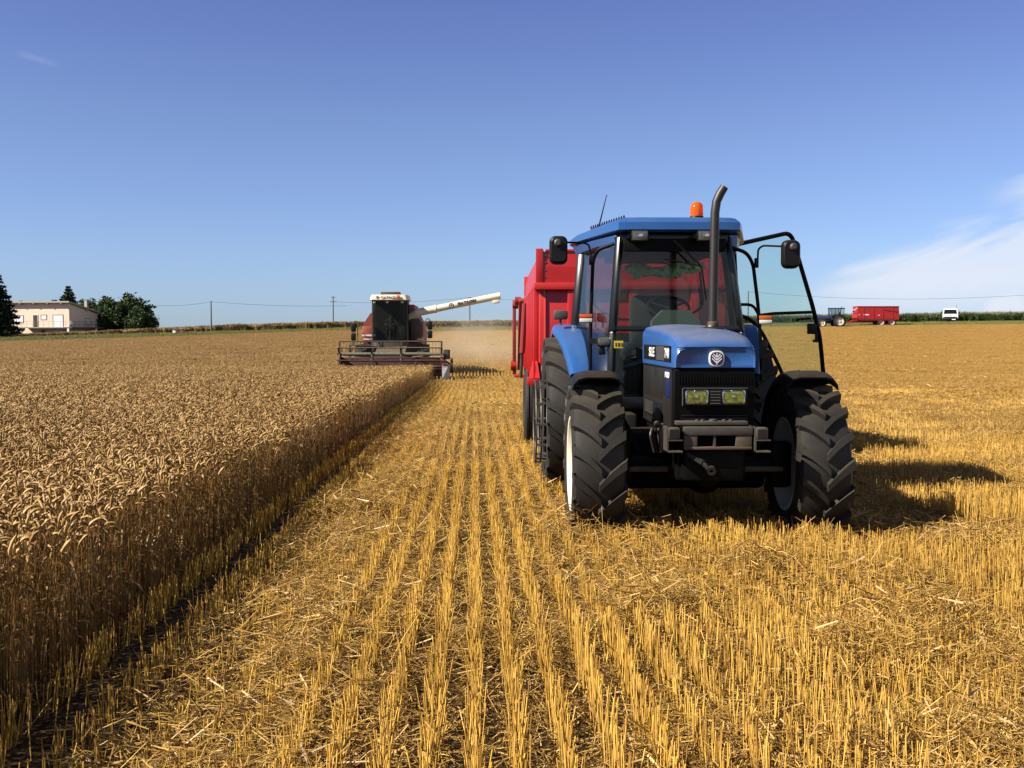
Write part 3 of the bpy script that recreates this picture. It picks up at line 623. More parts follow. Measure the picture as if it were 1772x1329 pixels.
# open door, hinged at the rear pillar
Hx, Hy, dxx, dyy = 2.44, 11.42, .906, .42
def DP(px, py):
    t = (px-857)/1900.0; Lq = (t*Hy-Hx)/(dxx-dyy*t); X = Hx+dxx*Lq; Y = Hy+dyy*Lq; v = U(px, py, 1.0); dd = (v-Vector((0, 0, CAM_Z))); k = Y/dd.y
    return Vector((X, Y, CAM_Z+dd.z*k))-TB
outl = [DP(1270, 424), DP(1368, 402), DP(1408, 532), DP(1421, 585), DP(1429, 660), DP(1362, 660), DP(1350, 634), DP(1320, 575), DP(1300, 552), DP(1277, 545)]
od = pane('open_door', outl, 'door_glass')
d_ = MB(); d_.tube(bend(outl[:5], .10), .024, 'black', 10); d_.tube(bend(outl[4:]+[outl[0]], .08), .021, 'black', 10); d_.tube([DP(1312, 546), DP(1340, 542.5), DP(1411, 540)], .017, 'black', 8); d_.build('door_frame', od)
d_ = MB(); d_.box(DP(1405, 569)+Vector((0, -.03, 0)), (.09, .06, .115), 'black_plastic', .008); d_.box(DP(1413, 583)+Vector((0, -.03, 0)), (.03, .03, .12), 'black_plastic', .008); d_.box(DP(1411, 590)+Vector((0, -.04, 0)), (.05, .03, .03), 'black_plastic'); d_.tube(bend([DP(1378, 556)+Vector((0, -.04, 0)), DP(1381, 553)+Vector((0, -.05, 0)), DP(1402, 551)+Vector((0, -.04, 0))], .03), .012, 'black', 7); d_.build('door_latch', od)
# green jacket hung along the rear window
gj = MB(); secs = []
for k in range(73):
    t = k/72; px_ = 1082+t*136; py_ = 464+7*math.sin(t*math.pi*1.1)-6*max(0, 1-abs(t-.78)/.22); hgt = 10+2.5*math.sin(t*13)+4*max(0, 1-abs(t-.80)/.25); q = LP(px_, py_, 11.5)
    n = 28; ring_ = []
    for j in range(n):
        a = 2*math.pi*j/n; w_ = 1+.16*math.sin(t*46+a*1.5)+.12*math.sin(t*83-a*3)+.10*math.sin(t*21+a*5); e_ = .35+.65*min(1, t*9, (1-t)*9)
        ring_.append(q+Vector((.012*math.sin(a*3+t*30), .075*math.cos(a)*w_*e_, hgt*11.5/1900*math.sin(a)*w_*e_)))
    secs.append(ring_)
gj.loft(secs, 'green_cloth'); gj.v = [tuple(Vector(v)+TB) for v in gj.v]
tag(gj.build('jacket', None, smooth=60), 'crumpled green jacket lying across the rear window inside the blue tractor cab', 'jacket')
# ------------------------------------------------------------------ red grain trailer behind the tractor
RB = Vector((1.70, 16.6, g1(1.7, 16.6)-.01)); TR = thing('grain_trailer', RB, 'tall red grain trailer hitched behind the blue tractor', 'trailer')
def W2(x, y, z): return Vector((x, y, z))-RB          # world -> trailer local
x0, x1, yf, yr, zb, zl, zt = .52, 2.88, 13.55, 19.0, 1.06, 2.19, 2.68
b = MB()
b.bb(W2(x0+.03, yf+.02, zb), W2(x1-.03, yr, zl), 'red', .01)
b.loft([[W2(x, y, z) for x, y in ((x0+.10, yf), (x0+.02, yf+.08), (x0+.02, yf+.16), (x0+.10, yf+.16))] for z in (zb, zl)], 'red')
b.bb(W2(x0-.04, yf-.06, zl-.01), W2(x1+.04, yf+.10, zl+.075), 'red', .008)
for xx in (x0-.04, x1-.03): b.bb(W2(xx, yf+.10, zl), W2(xx+.07, yr, zl+.075), 'red', .008)
for k in range(9):
    for xx in (x0-.045, x1-.02): b.bb(W2(xx, yf+.12+k*.62, zb+.02), W2(xx+.065, yf+.22+k*.62, zl), 'red', .006)
for k, xx in enumerate((x0+.42, 1.7, x1-.42)): b.bb(W2(xx-.05, yf-.035, zb), W2(xx+.05, yf+.03, zl-.02), 'red', .006)
b.loft([[W2(x0+.0, yf-.02, 1.30), W2(x0+.0, yf+.25, 1.30), W2(x0-.05, yf+.25, 1.30)], [W2(x0+.03, yf-.04, zb+.03), W2(x0+.03, yf+.3, zb+.03), W2(x0-.10, yf+.3, zb+.03)]], 'red')
body = b.build('body', TR)
b = MB()                                                                     # extension boards above the lip
def brd(xa, ya, xb, yb_, z0, z1, lean):
    b.loft([[W2(xa, ya, z0), W2(xb, yb_, z0), W2(xb, yb_+.03, z0), W2(xa, ya+.03, z0)], [W2(xa, ya+lean, z1), W2(xb, yb_+lean, z1), W2(xb, yb_+lean+.03, z1), W2(xa, ya+lean+.03, z1)]], 'red')
zm = zl+.075+.20
brd(x0+.04, yf, x1-.04, yf, zl+.075, zm, .0); brd(x0+.04, yf, x1-.04, yf, zm-.001, zt-.03, .02); b.bb(W2(x0+.10, yf+.0, zt-.03), W2(x1-.10, yf+.06, zt), 'red', .006)
for xx, sg in ((x0, 1), (x1, -1)):
    b.loft([[W2(xx, yf, zl+.07), W2(xx, yr, zl+.07), W2(xx+sg*.03, yr, zl+.07), W2(xx+sg*.03, yf, zl+.07)], [W2(xx, yf, zm), W2(xx, yr, zm), W2(xx+sg*.03, yr, zm), W2(xx+sg*.03, yf, zm)], [W2(xx+sg*.05, yf, zt-.02), W2(xx+sg*.05, yr, zt-.02), W2(xx+sg*.08, yr, zt-.02), W2(xx+sg*.08, yf, zt-.02)]], 'red')
    b.bb(W2(xx-.02*sg, yf-.012, zl+.07), W2(xx+sg*.07, yf+.05, zm+.22), 'red', .004)
for xx in (x0+.10, x0+.55, x1-.55, x1-.10):
    for zz in (zl+.14, zm-.05, zm+.05, zt-.08): b.lathe([(0, .001), (0, .014), (.008, .012), (.010, .001)], W2(xx, yf+.005, zz), (0, -1, 0), 'steel', 8)
b.build('extension_board', TR)
b = MB()                                                                     # chassis, drawbar, mud flaps
for xx in (1.25, 2.15): b.bb(W2(xx-.06, yf, .80), W2(xx+.06, yr, zb), 'dark_red', .01)
b.bb(W2(x0+.06, yf-.02, .86), W2(x1-.06, yf+.12, zb), 'dark_red', .01)
for k in range(5): b.bb(W2(x0+.06, yf+.9+k*1.0, .92), W2(x1-.06, yf+1.0+k*1.0, zb), 'dark_red')
b.bar(W2(1.3, yf, .82), W2(1.66, 12.2, .62), .10, .14, 'red', .01); b.bar(W2(2.1, yf, .82), W2(1.74, 12.2, .62), .10, .14, 'red', .01)
b.tube([W2(.6, 16.6, .56), W2(2.8, 16.6, .56)], .06, 'dark_red', 12); b.bar(W2(1.25, 16.6, .6), W2(1.25, 16.6, .85), .10, .5, 'dark_red'); b.bar(W2(2.15, 16.6, .6), W2(2.15, 16.6, .85), .10, .5, 'dark_red')
b.bb(W2(x0-.06, 15.85, .90), W2(x0+.30, 15.90, 1.02), 'red', .01); b.bb(W2(x0-.22, 17.6, .95), W2(x0+.1, 17.68, 1.0), 'red', .01)
b.build('chassis', TR)
for s, xx in ((-1, .60), (1, 2.80)): trailer_wheel(TR, W2(xx, 16.6, .555), .56, .34, .29, s)
b = MB()                                                                     # tailgate with its lifting arms, seen past the side
b.bb(W2(x0-.02, yr, zb-.1), W2(x1+.02, yr+.09, zt-.04), 'red', .01); tg = b.build('tailgate', TR)
for xx, sg in ((x0, -1), (x1, 1)):
    b = MB()
    b.bar(W2(xx+sg*.09, yr-.7, 2.22), W2(xx+sg*.10, yr+.04, 1.05), .075, .10, 'dark_red', .01); b.bar(W2(xx+sg*.12, yr-.6, 2.20), W2(xx+sg*.18, yr+.06, 2.16), .07, .09, 'dark_red', .01); b.bar(W2(xx+sg*.19, yr+.05, 2.18), W2(xx+sg*.19, yr+.06, .95), .06, .12, 'dark_red', .01)  # darker red on these arms is their shade, put into the colour
    b.build('lift_arm', tg); b = MB()
    b.tube([W2(xx+sg*.06, yr-1.9, 2.12), W2(xx+sg*.10, yr-1.9, 1.35)], .045, 'dark_red', 10); b.tube([W2(xx+sg*.10, yr-1.9, 1.4), W2(xx+sg*.12, yr-1.8, .96)], .026, 'steel', 8); b.build('lift_ram', tg); b = MB()
    b.lathe([(-.05, .001), (-.05, .075), (.05, .075), (.05, .001)], W2(xx+sg*.17, yr+.03, 2.16), (1, 0, 0), 'red', 12); b.build('arm_pivot', tg); b = MB(); b.lathe([(-.05, .001), (-.05, .07), (.05, .07), (.05, .001)], W2(xx+sg*.14, yr-.6, 2.20), (1, 0, 0), 'dark_red', 12); b.build('arm_pivot', tg); b = MB()
    b.lathe([(-.05, .001), (-.05, .08), (.05, .08), (.05, .001)], W2(xx+sg*.20, yr+.03, 1.10), (1, 0, 0), 'red', 12)
    b.build('arm_pivot', tg)

# ------------------------------------------------------------------ combine harvester
CB = Vector((-5.0, 54.0, g1(-5, 54)-.02)); CH = thing('combine_harvester', CB, 'red and cream combine harvester cutting the wheat, grain spout swung out', 'combine harvester', None, .018)
def CP(px, py, d): return U(px, py, d)-CB
bd = MB()
sh = [(-1.55, 1.55), (-1.55, 2.65), (-1.22, 3.15), (-.95, 3.35), (.85, 3.35), (1.05, 3.15), (1.25, 2.75), (1.36, 2.2), (1.34, 1.5)]
bd.loft([[Vector((x, y, z)) for x, z in sh] for y in (.9, 6.6)], 'combine_red'); bd.loft([[Vector((x*.93, 6.6+k*1.3, 1.3+(z-1.3)*(1-.3*k))) for x, z in sh] for k in (0, 1)], 'combine_red')
bd.bb((-1.3, .4, 1.0), (1.3, 6.4, 1.58), 'combine_dark', .04)
bd.build('body', CH)
s_ = MB(); s_.bb((-1.56, .35, 1.82), (-.92, .90, 2.52), 'combine_orange', .05); s_.bb((-1.565, .342, 2.04), (-.915, .36, 2.12), 'white_paint'); s_.bb((-1.50, .342, 1.86), (-1.10, .36, 1.92), 'white_paint'); s_.build('side_shield', CH)
s_ = MB(); s_.bb((.80, .6, 1.75), (1.30, .92, 2.9), 'combine_dark', .06); s_.bb((1.26, .7, 2.05), (1.44, 1.4, 2.75), 'combine_red', .05); s_.build('fan_housing', CH)
t_ = MB(); t_.bb((-.9, 1.0, 3.3), (1.0, 4.6, 3.62), 'combine_red', .06); t_.build('grain_tank', CH)
def cwheel(x, y, r, w, n): farm_wheel(CH, (x, y, r-.03), r, w, r*.52, n, .05, 1 if x > 0 else -1, 36)
cwheel(-1.55, .3, .84, .60, 18); cwheel(1.45, .3, .84, .60, 18); cwheel(-1.25, 4.9, .55, .36, 16); cwheel(1.25, 4.9, .55, .36, 16)
# cab
cx = -.13; fr = MB(); xs = (-.86, .86)
front = [(-.86, -.35), (-.62, -.62), (0, -.72), (.62, -.62), (.86, -.35)]
for x, y in (front[0], front[-1], (-.86, .85), (.86, .85)): fr.bar((cx+x, y, 1.75), (cx+x*.97, y, 3.80), .07, .07, 'combine_dark')
fr.loft([[Vector((cx+x, y, z)) for x, y in front+[(.86, .85), (-.86, .85)]] for z in (1.55, 1.74)], 'combine_dark')
fr.bb((cx-.86, .80, 1.7), (cx+.86, .86, 3.8), 'combine_dark'); fr.build('cab_frame', CH)
rf = MB(); rf.loft([[Vector((cx+x*k, y*k, z)) for x, y in ((-.93, -.55), (-.80, -.86), (0, -.93), (.80, -.86), (.93, -.55), (.93, .95), (-.93, .95))] for z, k in ((3.77, 1.0), (3.80, 1.03), (3.92, .99), (4.03, .95), (4.045, .90))], 'cream')
rfo = rf.build('roof', CH); rf = MB(); rf.bb((cx-.46, -.15, 4.05), (cx+.46, .8, 4.20), 'combine_dark', .02); rf.build('air_filter', rfo)
lettering('FIATAGRI', .16, 'brown_mark', 'maker_lettering', rfo, (cx-.0, -.945, 3.89), (1, 0, 0), (0, 0, 1), 1.15, .004, .004)
l_ = MB(); l_.lathe([(0, .001), (0, .075), (.006, .075), (.006, .001)], (cx-.55, -.905, 3.90), (0, -1, 0), 'brown_mark', 20); l_.lathe([(.006, .03), (.008, .045), (.009, .03)], (cx-.55, -.905, 3.90), (0, -1, 0), 'cream', 16); l_.build('emblem', rfo)
l_ = MB(); l_.box((cx+.45, -.93, 3.92), (.13, .06, .17), 'orange_lens', .02); l_.build('beacon', rfo)
g = MB()
for a, b in zip(front, front[1:]): g.loft([[Vector((cx+a[0], a[1], 1.76)), Vector((cx+b[0], b[1], 1.76))], [Vector((cx+a[0], a[1], 3.76)), Vector((cx+b[0], b[1], 3.76))]], 'dark_glass', caps=False, closed=False)
for x in xs: g.loft([[Vector((cx+x, -.35, 1.76)), Vector((cx+x, .8, 1.76))], [Vector((cx+x, -.35, 3.76)), Vector((cx+x, .8, 3.76))]], 'dark_glass', caps=False, closed=False)
g.build('cab_window', CH, smooth=0)
s_ = MB(); s_.box((cx, .25, 2.25), (.55, .5, .16), 'seat_cloth', .05); s_.box((cx, .52, 2.65), (.52, .15, .75), 'seat_cloth', .06); s_.bb((cx-.2, .1, 1.74), (cx+.2, .5, 2.2), 'combine_dark')
s_.tube([(cx, -.35, 1.75), (cx, -.25, 2.45)], .05, 'combine_dark', 10); s_.tube([Vector((cx+.2*math.cos(a*.35), -.22+.1*math.sin(a*.35), 2.5+.14*math.sin(a*.35))) for a in range(18)], .018, 'combine_dark', 6, closed=True); s_.bb((cx+.4, -.2, 1.76), (cx+.75, .5, 2.5), 'combine_dark', .03); s_.build('seat', CH)
for x in (-.72, -.1, .62): l_ = MB(); l_.box((cx+x, -.72 if abs(x) < .3 else -.62, 3.68), (.15, .08, .11), 'combine_dark', .01); l_.box((cx+x, -.77 if abs(x) < .3 else -.67, 3.68), (.12, .02, .08), 'white_lens', .004); l_.build('work_lamp', CH)
# unloading spout
a = CP(722, 541, 54.6); b2 = CP(866, 511.5, 54.3); sp = MB(); ab = (b2-a).normalized()
sp.tube([a-ab*.05, a+ab*.9, a+ab*.92, a+ab*1.0, a+ab*1.02, b2], [.19, .19, .205, .205, .17, .17], 'cream', 20)
sp.tube([a+Vector((-.9, .5, -.75)), a+Vector((-.35, .2, -.25)), a+ab*.1], [.22, .22, .20], 'cream', 16)
sp.bar(b2-ab*.22+Vector((0, 0, -.17)), b2-ab*.22+Vector((.02, 0, -.34)), .36, .30, 'cream', .03, up=(0, 1, 0)); spo = sp.build('unloading_spout', CH)
pm = a.lerp(b2, .60); up_ = Vector((-ab.z, 0, ab.x)).normalized()
lettering('FIATAGRI', .21, 'brown_mark', 'maker_lettering', spo, pm+Vector((0, -.178, 0)), ab, up_, 1.05, .006, .010)
l_ = MB(); q = a.lerp(b2, .415)+Vector((0, -.172, 0)); l_.lathe([(0, .001), (0, .125), (.012, .125), (.012, .001)], q, (0, -1, 0), 'brown_mark', 22); l_.lathe([(.012, .05), (.016, .075), (.017, .05)], q, (0, -1, 0), 'cream', 18); l_.build('emblem', spo)
# mirrors and rails
for s, px_, y0_, y1_ in ((-1, 611, 560, 590), (1, 743, 556, 586)):
    m_ = MB(); ym = (y0_+y1_)/2; m_.box(CP(px_, y0_+7, 52.6), (.24, .10, .40), 'black_plastic', .05); m_.box(CP(px_, y1_-7, 52.6), (.24, .10, .36), 'black_plastic', .05)
    q = CP(px_+(7 if s < 0 else -7), ym, 52.65); m_.tube(bend([CP(px_, y0_+6, 52.7), CP(px_, y0_-4, 52.75), q+Vector((0, .1, .55)), q+Vector((0, .1, -.45)), q+Vector((-s*.5, 1.0, -.45))], .15), .022, 'combine_dark', 7); m_.build('wing_mirror', CH)
r_ = MB()
for k in range(3): r_.tube([(-2.0, -.1+k*.5, 1.62), (-2.0, -.1+k*.5, 2.55)], .02, 'combine_dark', 6)
for z in (2.1, 2.55): r_.tube([(-2.0, -.1, z), (-2.0, .9, z)], .02, 'combine_dark', 6)
r_.bb((-2.02, -.2, 1.56), (-1.0, 1.0, 1.62), 'combine_dark')
r_.bb((-1.3, .2, 1.45), (-1.1, .9, 1.57), 'combine_dark'); r_.build('platform', CH)
r_ = MB()
for y in (-.12, .33): r_.bb((-2.16, y, .45), (-2.10, y+.05, 1.62), 'combine_dark')
for k in range(4): r_.bb((-2.25, -.1, .5+k*.28), (-2.0, .35, .54+k*.28), 'combine_dark')
r_.build('ladder', CH)
f_ = MB(); f_.loft([[Vector((x, y, z)) for x, z in ((-.7, z0), (.7, z0), (.7, z1), (-.7, z1))] for y, z0, z1 in ((-2.9, .45, 1.15), (.6, 1.0, 1.75))], 'combine_dark'); f_.build('feeder_house', CH)
# cutting header and reel
hc = (675-857)/1900*50-CB.x; hw = 2.42; hy = -3.9; dz = g1(-4.8, 50)-CB.z
h = MB()
h.bb((hc-hw, hy+.75, dz+.28), (hc+hw, hy+.85, dz+1.02), 'maroon', .01); h.bb((hc-hw, hy-.15, dz+.24), (hc+hw, hy+.80, dz+.30), 'maroon'); h.bb((hc-hw, hy-.18, dz+.27), (hc+hw, hy-.10, dz+.33), 'steel')
h.bb((hc-hw, hy+.70, dz+.98), (hc+hw, hy+.92, dz+1.10), 'maroon', .02)
h.tube([(hc-hw, hy+.42, dz+.58), (hc+hw, hy+.42, dz+.58)], .15, 'maroon', 14)
for k in range(60): h.bb((hc-hw+.04+k*2*hw/60, hy-.26, dz+.27), (hc-hw+.06+k*2*hw/60, hy-.12, dz+.30), 'steel')
hdr = h.build('header', CH)
for s in (-1, 1):
    h = MB(); x = hc+s*hw
    h.loft([[Vector((x+k*.06*s, y, dz+z)) for y, z in ((hy+.9, .25), (hy+.9, 1.12), (hy+.35, 1.05), (hy-.2, .70), (hy-.55, .35), (hy-.55, .24))] for k in (0, 1)], 'maroon'); h.build('end_plate', hdr)
x = hc+hw-.12; h = MB()                                                     # pale crop divider on the stubble side
h.loft([[Vector((x+dx_, y, dz+z)) for dx_, z in ((.02, zb_), (w_, zb_), (w_*.85, zt_), (.02, zt_))] for y, zb_, zt_, w_ in ((hy-1.05, .10, .20, .08), (hy-.75, .06, .66, .30), (hy+.0, .10, .80, .36), (hy+.3, .2, .6, .3))], 'pale_metal'); h.build('crop_divider', hdr)
h = MB(); h.bb((x+.0, hy-.55, dz+.35), (x+.12, hy-.1, dz+1.0), 'combine_red', .02); h.bb((x+.06, hy-.2, dz+1.02), (x+.36, hy+.1, dz+1.45), 'grey_plastic', .02); h.lathe([(-.06, .001), (-.06, .36), (.06, .36), (.06, .001)], (x+.42, hy+.6, dz+.72), (1, 0, 0), 'combine_dark', 24)
h.bar((x, hy+.5, dz+1.0), (x+.40, hy+.6, dz+.75), .08, .08, 'combine_dark'); h.build('drive_guard', hdr)
rl = MB(); rc = Vector((hc, hy-.35, dz+1.26)); rr_ = .57
rl.tube([rc-Vector((hw-.08, 0, 0)), rc+Vector((hw-.08, 0, 0))], .075, 'olive_grey', 12)
for bx in (-hw+.10, -.86, .46, hw-.14):
    for k in range(6):
        an = 2*math.pi*k/6+.52; rl.bar(rc+Vector((bx, 0, 0)), rc+Vector((bx, rr_*math.cos(an), rr_*math.sin(an))), .05 if abs(bx) > 2 else .05, .07, 'combine_dark' if bx < -2 else 'steel', up=(1, 0, 0))
for k in range(6):
    an = 2*math.pi*k/6+.52; p = rc+Vector((0, rr_*math.cos(an), rr_*math.sin(an))); rl.tube([p-Vector((hw-.1, 0, 0)), p+Vector((hw-.1, 0, 0))], .028, 'maroon' if p.z < rc.z else 'combine_dark', 8)
    for j in range(32): q = p+Vector((-hw+.15+j*.148, 0, 0)); rl.bar(q, q+Vector((0, .05, -.22)), .012, .012, 'combine_dark')
for s in (-1, 1): rl.bar(rc+Vector((s*(hw-.03), 0, 0)), Vector((hc+s*(hw-.03), hy+.85, dz+1.06)), .07, .10, 'maroon' if s < 0 else 'steel')
for s in (-1, 1): rl.tube([(hc+s*.9, hy+.8, dz+1.1), rc+Vector((s*(hw-.1), .0, 0.0))], .03, 'maroon', 7)
rl.build('reel', CH)
# driver sitting in the combine cab : one skinned body
def person(base, label):
    J = {'pelvis': (0, .02, .06), 'belly': (0, .06, .22), 'chest': (0, .07, .42), 'neck': (0, .04, .58), 'head0': (0, .02, .66), 'head1': (0, -.01, .76), 'head2': (0, .0, .85)}
    rad = {'pelvis': .15, 'belly': .135, 'chest': .155, 'neck': .058, 'head0': .07, 'head1': .088, 'head2': .07}
    E = [('pelvis', 'belly'), ('belly', 'chest'), ('chest', 'neck'), ('neck', 'head0'), ('head0', 'head1'), ('head1', 'head2')]
    def chain(par, items):
        for n_, p, r in items: J[n_] = p; rad[n_] = r; E.append((par, n_)); par = n_
    for s, t in ((-1, 'l'), (1, 'r')):
        chain('pelvis', [(t+'hip', (s*.10, -.02, .03), .10), (t+'knee', (s*.17, -.42, .06), .075), (t+'ankle', (s*.17, -.48, -.36), .05), (t+'toe', (s*.18, -.64, -.40), .045)])
        chain('chest', [(t+'sh', (s*.20, .06, .49), .065), (t+'elbow', (s*.29, -.06, .24), .048), (t+'wrist', (s*.17, -.34, .26), .034), (t+'palm', (s*.15, -.41, .28), .038)])
        for k in range(4): chain(t+'palm', [(t+'f%d' % k, (s*(.125+.018*k), -.46, .295-.004*k), .011), (t+'g%d' % k, (s*(.122+.017*k), -.475, .262), .009)])
        chain(t+'palm', [(t+'th', (s*.10, -.42, .30), .012), (t+'ti', (s*.085, -.445, .30), .009)])
    names = list(J); me = bpy.data.meshes.new('body'); me.from_pydata([J[n_] for n_ in names], [(names.index(a), names.index(b)) for a, b in E], [])
    o = bpy.data.objects.new('body', me); COL.objects.link(o); md = o.modifiers.new('s', 'SKIN')
    for i_, n_ in enumerate(names): me.skin_vertices[0].data[i_].radius = (rad[n_], rad[n_]*(.75 if n_ in ('pelvis', 'belly', 'chest') else 1)); me.skin_vertices[0].data[i_].use_root = (i_ == 0)
    o.modifiers.new('u', 'SUBSURF').levels = 1
    bpy.context.view_layer.update(); ev = o.evaluated_get(bpy.context.evaluated_depsgraph_get()); m2 = bpy.data.meshes.new_from_object(ev); bpy.data.objects.remove(o)
    root = thing('person', base, label, 'person')
    for q in ('skin', 'shirt', 'seat_cloth'): m2.materials.append(MAT[q])
    for f in m2.polygons:
        c_ = f.center; f.material_index = 0 if (c_.z > .60 or (c_.y < -.20 and c_.z > .18)) else (1 if c_.z > .10 and c_.y > -.21 else 2)
        f.use_smooth = True
    bo = bpy.data.objects.new('body', m2); COL.objects.link(bo); bo.parent = root
    hm = MB(); hm.lathe([(.80, .098), (.85, .092), (.895, .06), (.91, .001)], (0, .01, 0), (0, 0, 1), 'hair', 16); hm.lathe([(.70, .085), (.80, .097)], (0, .035, 0), (0, 0, 1), 'hair', 16); hm.build('hair', root)
    fm = MB(); fm.loft([[Vector((-.012, -.088, .745)), Vector((.012, -.088, .745)), Vector((0, -.088, .79))], [Vector((-.006, -.115, .748)), Vector((.006, -.115, .748)), Vector((0, -.10, .77))]], 'skin'); fm.build('nose', root)
    for s in (-1, 1): fm = MB(); fm.box((s*.034, -.082, .785), (.022, .014, .010), 'hair', .003); fm.build('eye', root); fm = MB(); fm.box((s*.092, .0, .765), (.016, .03, .05), 'skin', .005); fm.build('ear', root)
    fm = MB(); fm.box((0, -.084, .715), (.045, .012, .010), 'dark_red', .003); fm.build('mouth', root)
    return root
person(CB+Vector((cx, .22, 2.34)), 'driver in dark shirt seated behind the glass of the combine cab')
# ------------------------------------------------------------------ far vehicles
def ground_at(px, d):
    p = U(px, 600, d); return Vector((p.x, p.y, g1(p.x, p.y)))
def rel(root_loc, rz):
    return None
# tractor far on the right, seen from its left side, heading left
fd = 158.0; fl = ground_at(1445, fd)
FT = thing('tractor', fl, 'small distant blue tractor seen from the side in front of the maize', 'tractor')
def farw(x, y, r, w, n, side):                # wheel about y axis : build about x then turn
    h = MB(); h.lathe([(-.03, .001), (-.03, r*.25), (.05, r*.2), (.05, .001)], (x, y+side*w*.2, r), (0, side, 0), 'cream_rim', 16); wv = h.build('wheel', FT)
    t = MB(); ri = r*.62
    t.lathe([(-w*.36, ri), (-w*.5, ri+.06), (-w*.48, r-.1), (-w*.38, r-.02), (0, r), (w*.38, r-.02), (w*.48, r-.1), (w*.5, ri+.06), (w*.36, ri)], (x, y, r), (0, 1, 0), 'rubber', 40)
    for k in range(n):
        for s in (-1, 1): a = 2*math.pi*(k+.25*s)/n; t.box((x+(r-.01)*math.cos(a), y+s*w*.24, r+(r-.01)*math.sin(a)), (.06, w*.46, .07), 'rubber', 0, Matrix.Rotation(-a+math.pi/2, 3, 'Y'))
    t.build('tyre', wv)
    q = MB(); q.lathe([(w*.3, ri+.01), (w*.28, ri-.04), (w*.12, ri*.7), (w*.12, r*.2)], (x, y, r), (0, side, 0), 'cream_rim', 32); q.build('rim', wv)
for s in (-1, 1): farw(.35, s*.9, .86, .46, 20, s); farw(-2.15, s*.85, .62, .36, 18, s)
b = MB(); b.loft([[Vector((x, y, z)) for y, z in ((-.36, .95), (-.36, 1.55), (-.25, 1.72), (.25, 1.72), (.36, 1.55), (.36, .95))] for x in (-2.9, -.75)], 'far_blue'); b.bb((-2.95, -.34, .8), (-2.9, .34, 1.5), 'black'); b.build('hood', FT)
b = MB(); b.bb((-2.7, -.32, .6), (.9, .32, 1.0), 'black', .04); b.bb((-2.6, -.38, 1.0), (-.8, .38, 1.38), 'dark_panel', .03); b.tube([(-2.15, -.8, .62), (-2.15, .8, .62)], .08, 'black', 8); b.tube([(.35, -.8, .86), (.35, .8, .86)], .1, 'black', 8); b.bb((-3.3, -.3, .7), (-2.9, .3, 1.05), 'dark_panel', .02)
for k in range(3): b.bb((-.9, -.82, .45+k*.27), (-.5, -.6, .48+k*.27), 'black')
b.build('chassis', FT)
b = MB()
for y in (-.78, .78):
    b.bar((-.72, y, 1.1), (-.80, y*.9, 2.68), .07, .07, 'blue_decal'); b.bar((.22, y, 1.5), (.22, y*.92, 2.68), .07, .08, 'blue_decal'); b.bar((.98, y, 1.6), (1.02, y*.92, 2.66), .08, .07, 'blue_decal'); b.bar((-.72, y, 1.1), (.3, y, 1.2), .06, .08, 'black')
    b.bar((-.75, y, 1.65), (1.0, y, 1.68), .06, .06, 'black')
b.bb((-.9, -.75, 1.0), (1.0, .75, 1.08), 'black'); b.build('cab_frame', FT)
b = MB(); b.loft([[Vector((x*k+.1*(1-k), y*k, z)) for x, y in ((-.95, -.72), (1.15, -.78), (1.15, .78), (-.95, .72))] for z, k in ((2.66, 1), (2.72, 1.02), (2.80, .93))], 'blue_decal'); b.build('roof', FT)
for y in (-.77, .77): pane('side_window', [Vector((-.72, y, 1.68)), Vector((.98, y, 1.68)), Vector((1.0, y*.93, 2.62)), Vector((-.78, y*.93, 2.62))], 'cab_glass', FT, .01)
b = MB(); b.box((.3, 0, 1.6), (.5, .5, .15), 'seat_cloth', .05); b.box((.55, 0, 1.9), (.15, .5, .6), 'seat_cloth', .05); b.build('seat', FT)
for s in (-1, 1):
    b = MB(); secs = []
    for k in range(15): a = R(25+k*9); secs.append([Vector((.35-.98*math.cos(a), s*.62, .86+.98*math.sin(a))), Vector((.35-.98*math.cos(a), s*1.10, .86+.98*math.sin(a))), Vector((.35-.93*math.cos(a), s*1.10, .86+.93*math.sin(a))), Vector((.35-.93*math.cos(a), s*.62, .86+.93*math.sin(a)))])
    b.loft(secs, 'black_plastic'); b.build('rear_fender', FT)
b = MB(); b.tube([(-1.0, -.30, 1.7), (-1.0, -.30, 2.55), (-.98, -.30, 2.9)], .04, 'exhaust_black', 8); b.build('exhaust_pipe', FT)
b = MB(); b.tube([(1.05, .6, 2.75), (1.10, .6, 3.05)], .05, 'black', 6); b.build('beacon', FT)
b = MB(); b.tube([(-.9, -.8, 2.6), (-1.05, -1.0, 2.5)], .02, 'black', 5); b.box((-1.05, -1.0, 2.4), (.05, .16, .28), 'black', .02); b.build('wing_mirror', FT)
# red tipping trailer hitched to it
d2 = 165.0; fl2 = ground_at(1514, d2); FX = thing('tipping_trailer', fl2, 'distant long red two axle tipping trailer behind the small blue tractor', 'trailer')
b = MB(); L0, L1 = -3.15, 3.15
b.loft([[Vector((x, y, z)) for x, z in ((L0, 1.25), (L0+.15, 2.95), (L1-.03, 2.95), (L1+.05, 1.05), (L1-.9, .85), (L0+.5, .85))] for y in (-1.15, 1.15)], 'red')
for k in range(4): b.bb((L0+1.0+k*1.42, -1.20, 1.0), (L0+1.10+k*1.42, 1.20, 2.9), 'red')
b.bb((L0+.1, -1.22, 2.86), (L1, 1.22, 2.98), 'dark_red', .02); b.bar((L1-2.2, -1.2, 2.45), (L1, -1.2, 2.15), .05, .14, 'dark_red'); b.bb((L0+.35, -1.17, .95), (L1-.6, 1.17, 1.22), 'dark_red'); bod = b.build('body', FX)
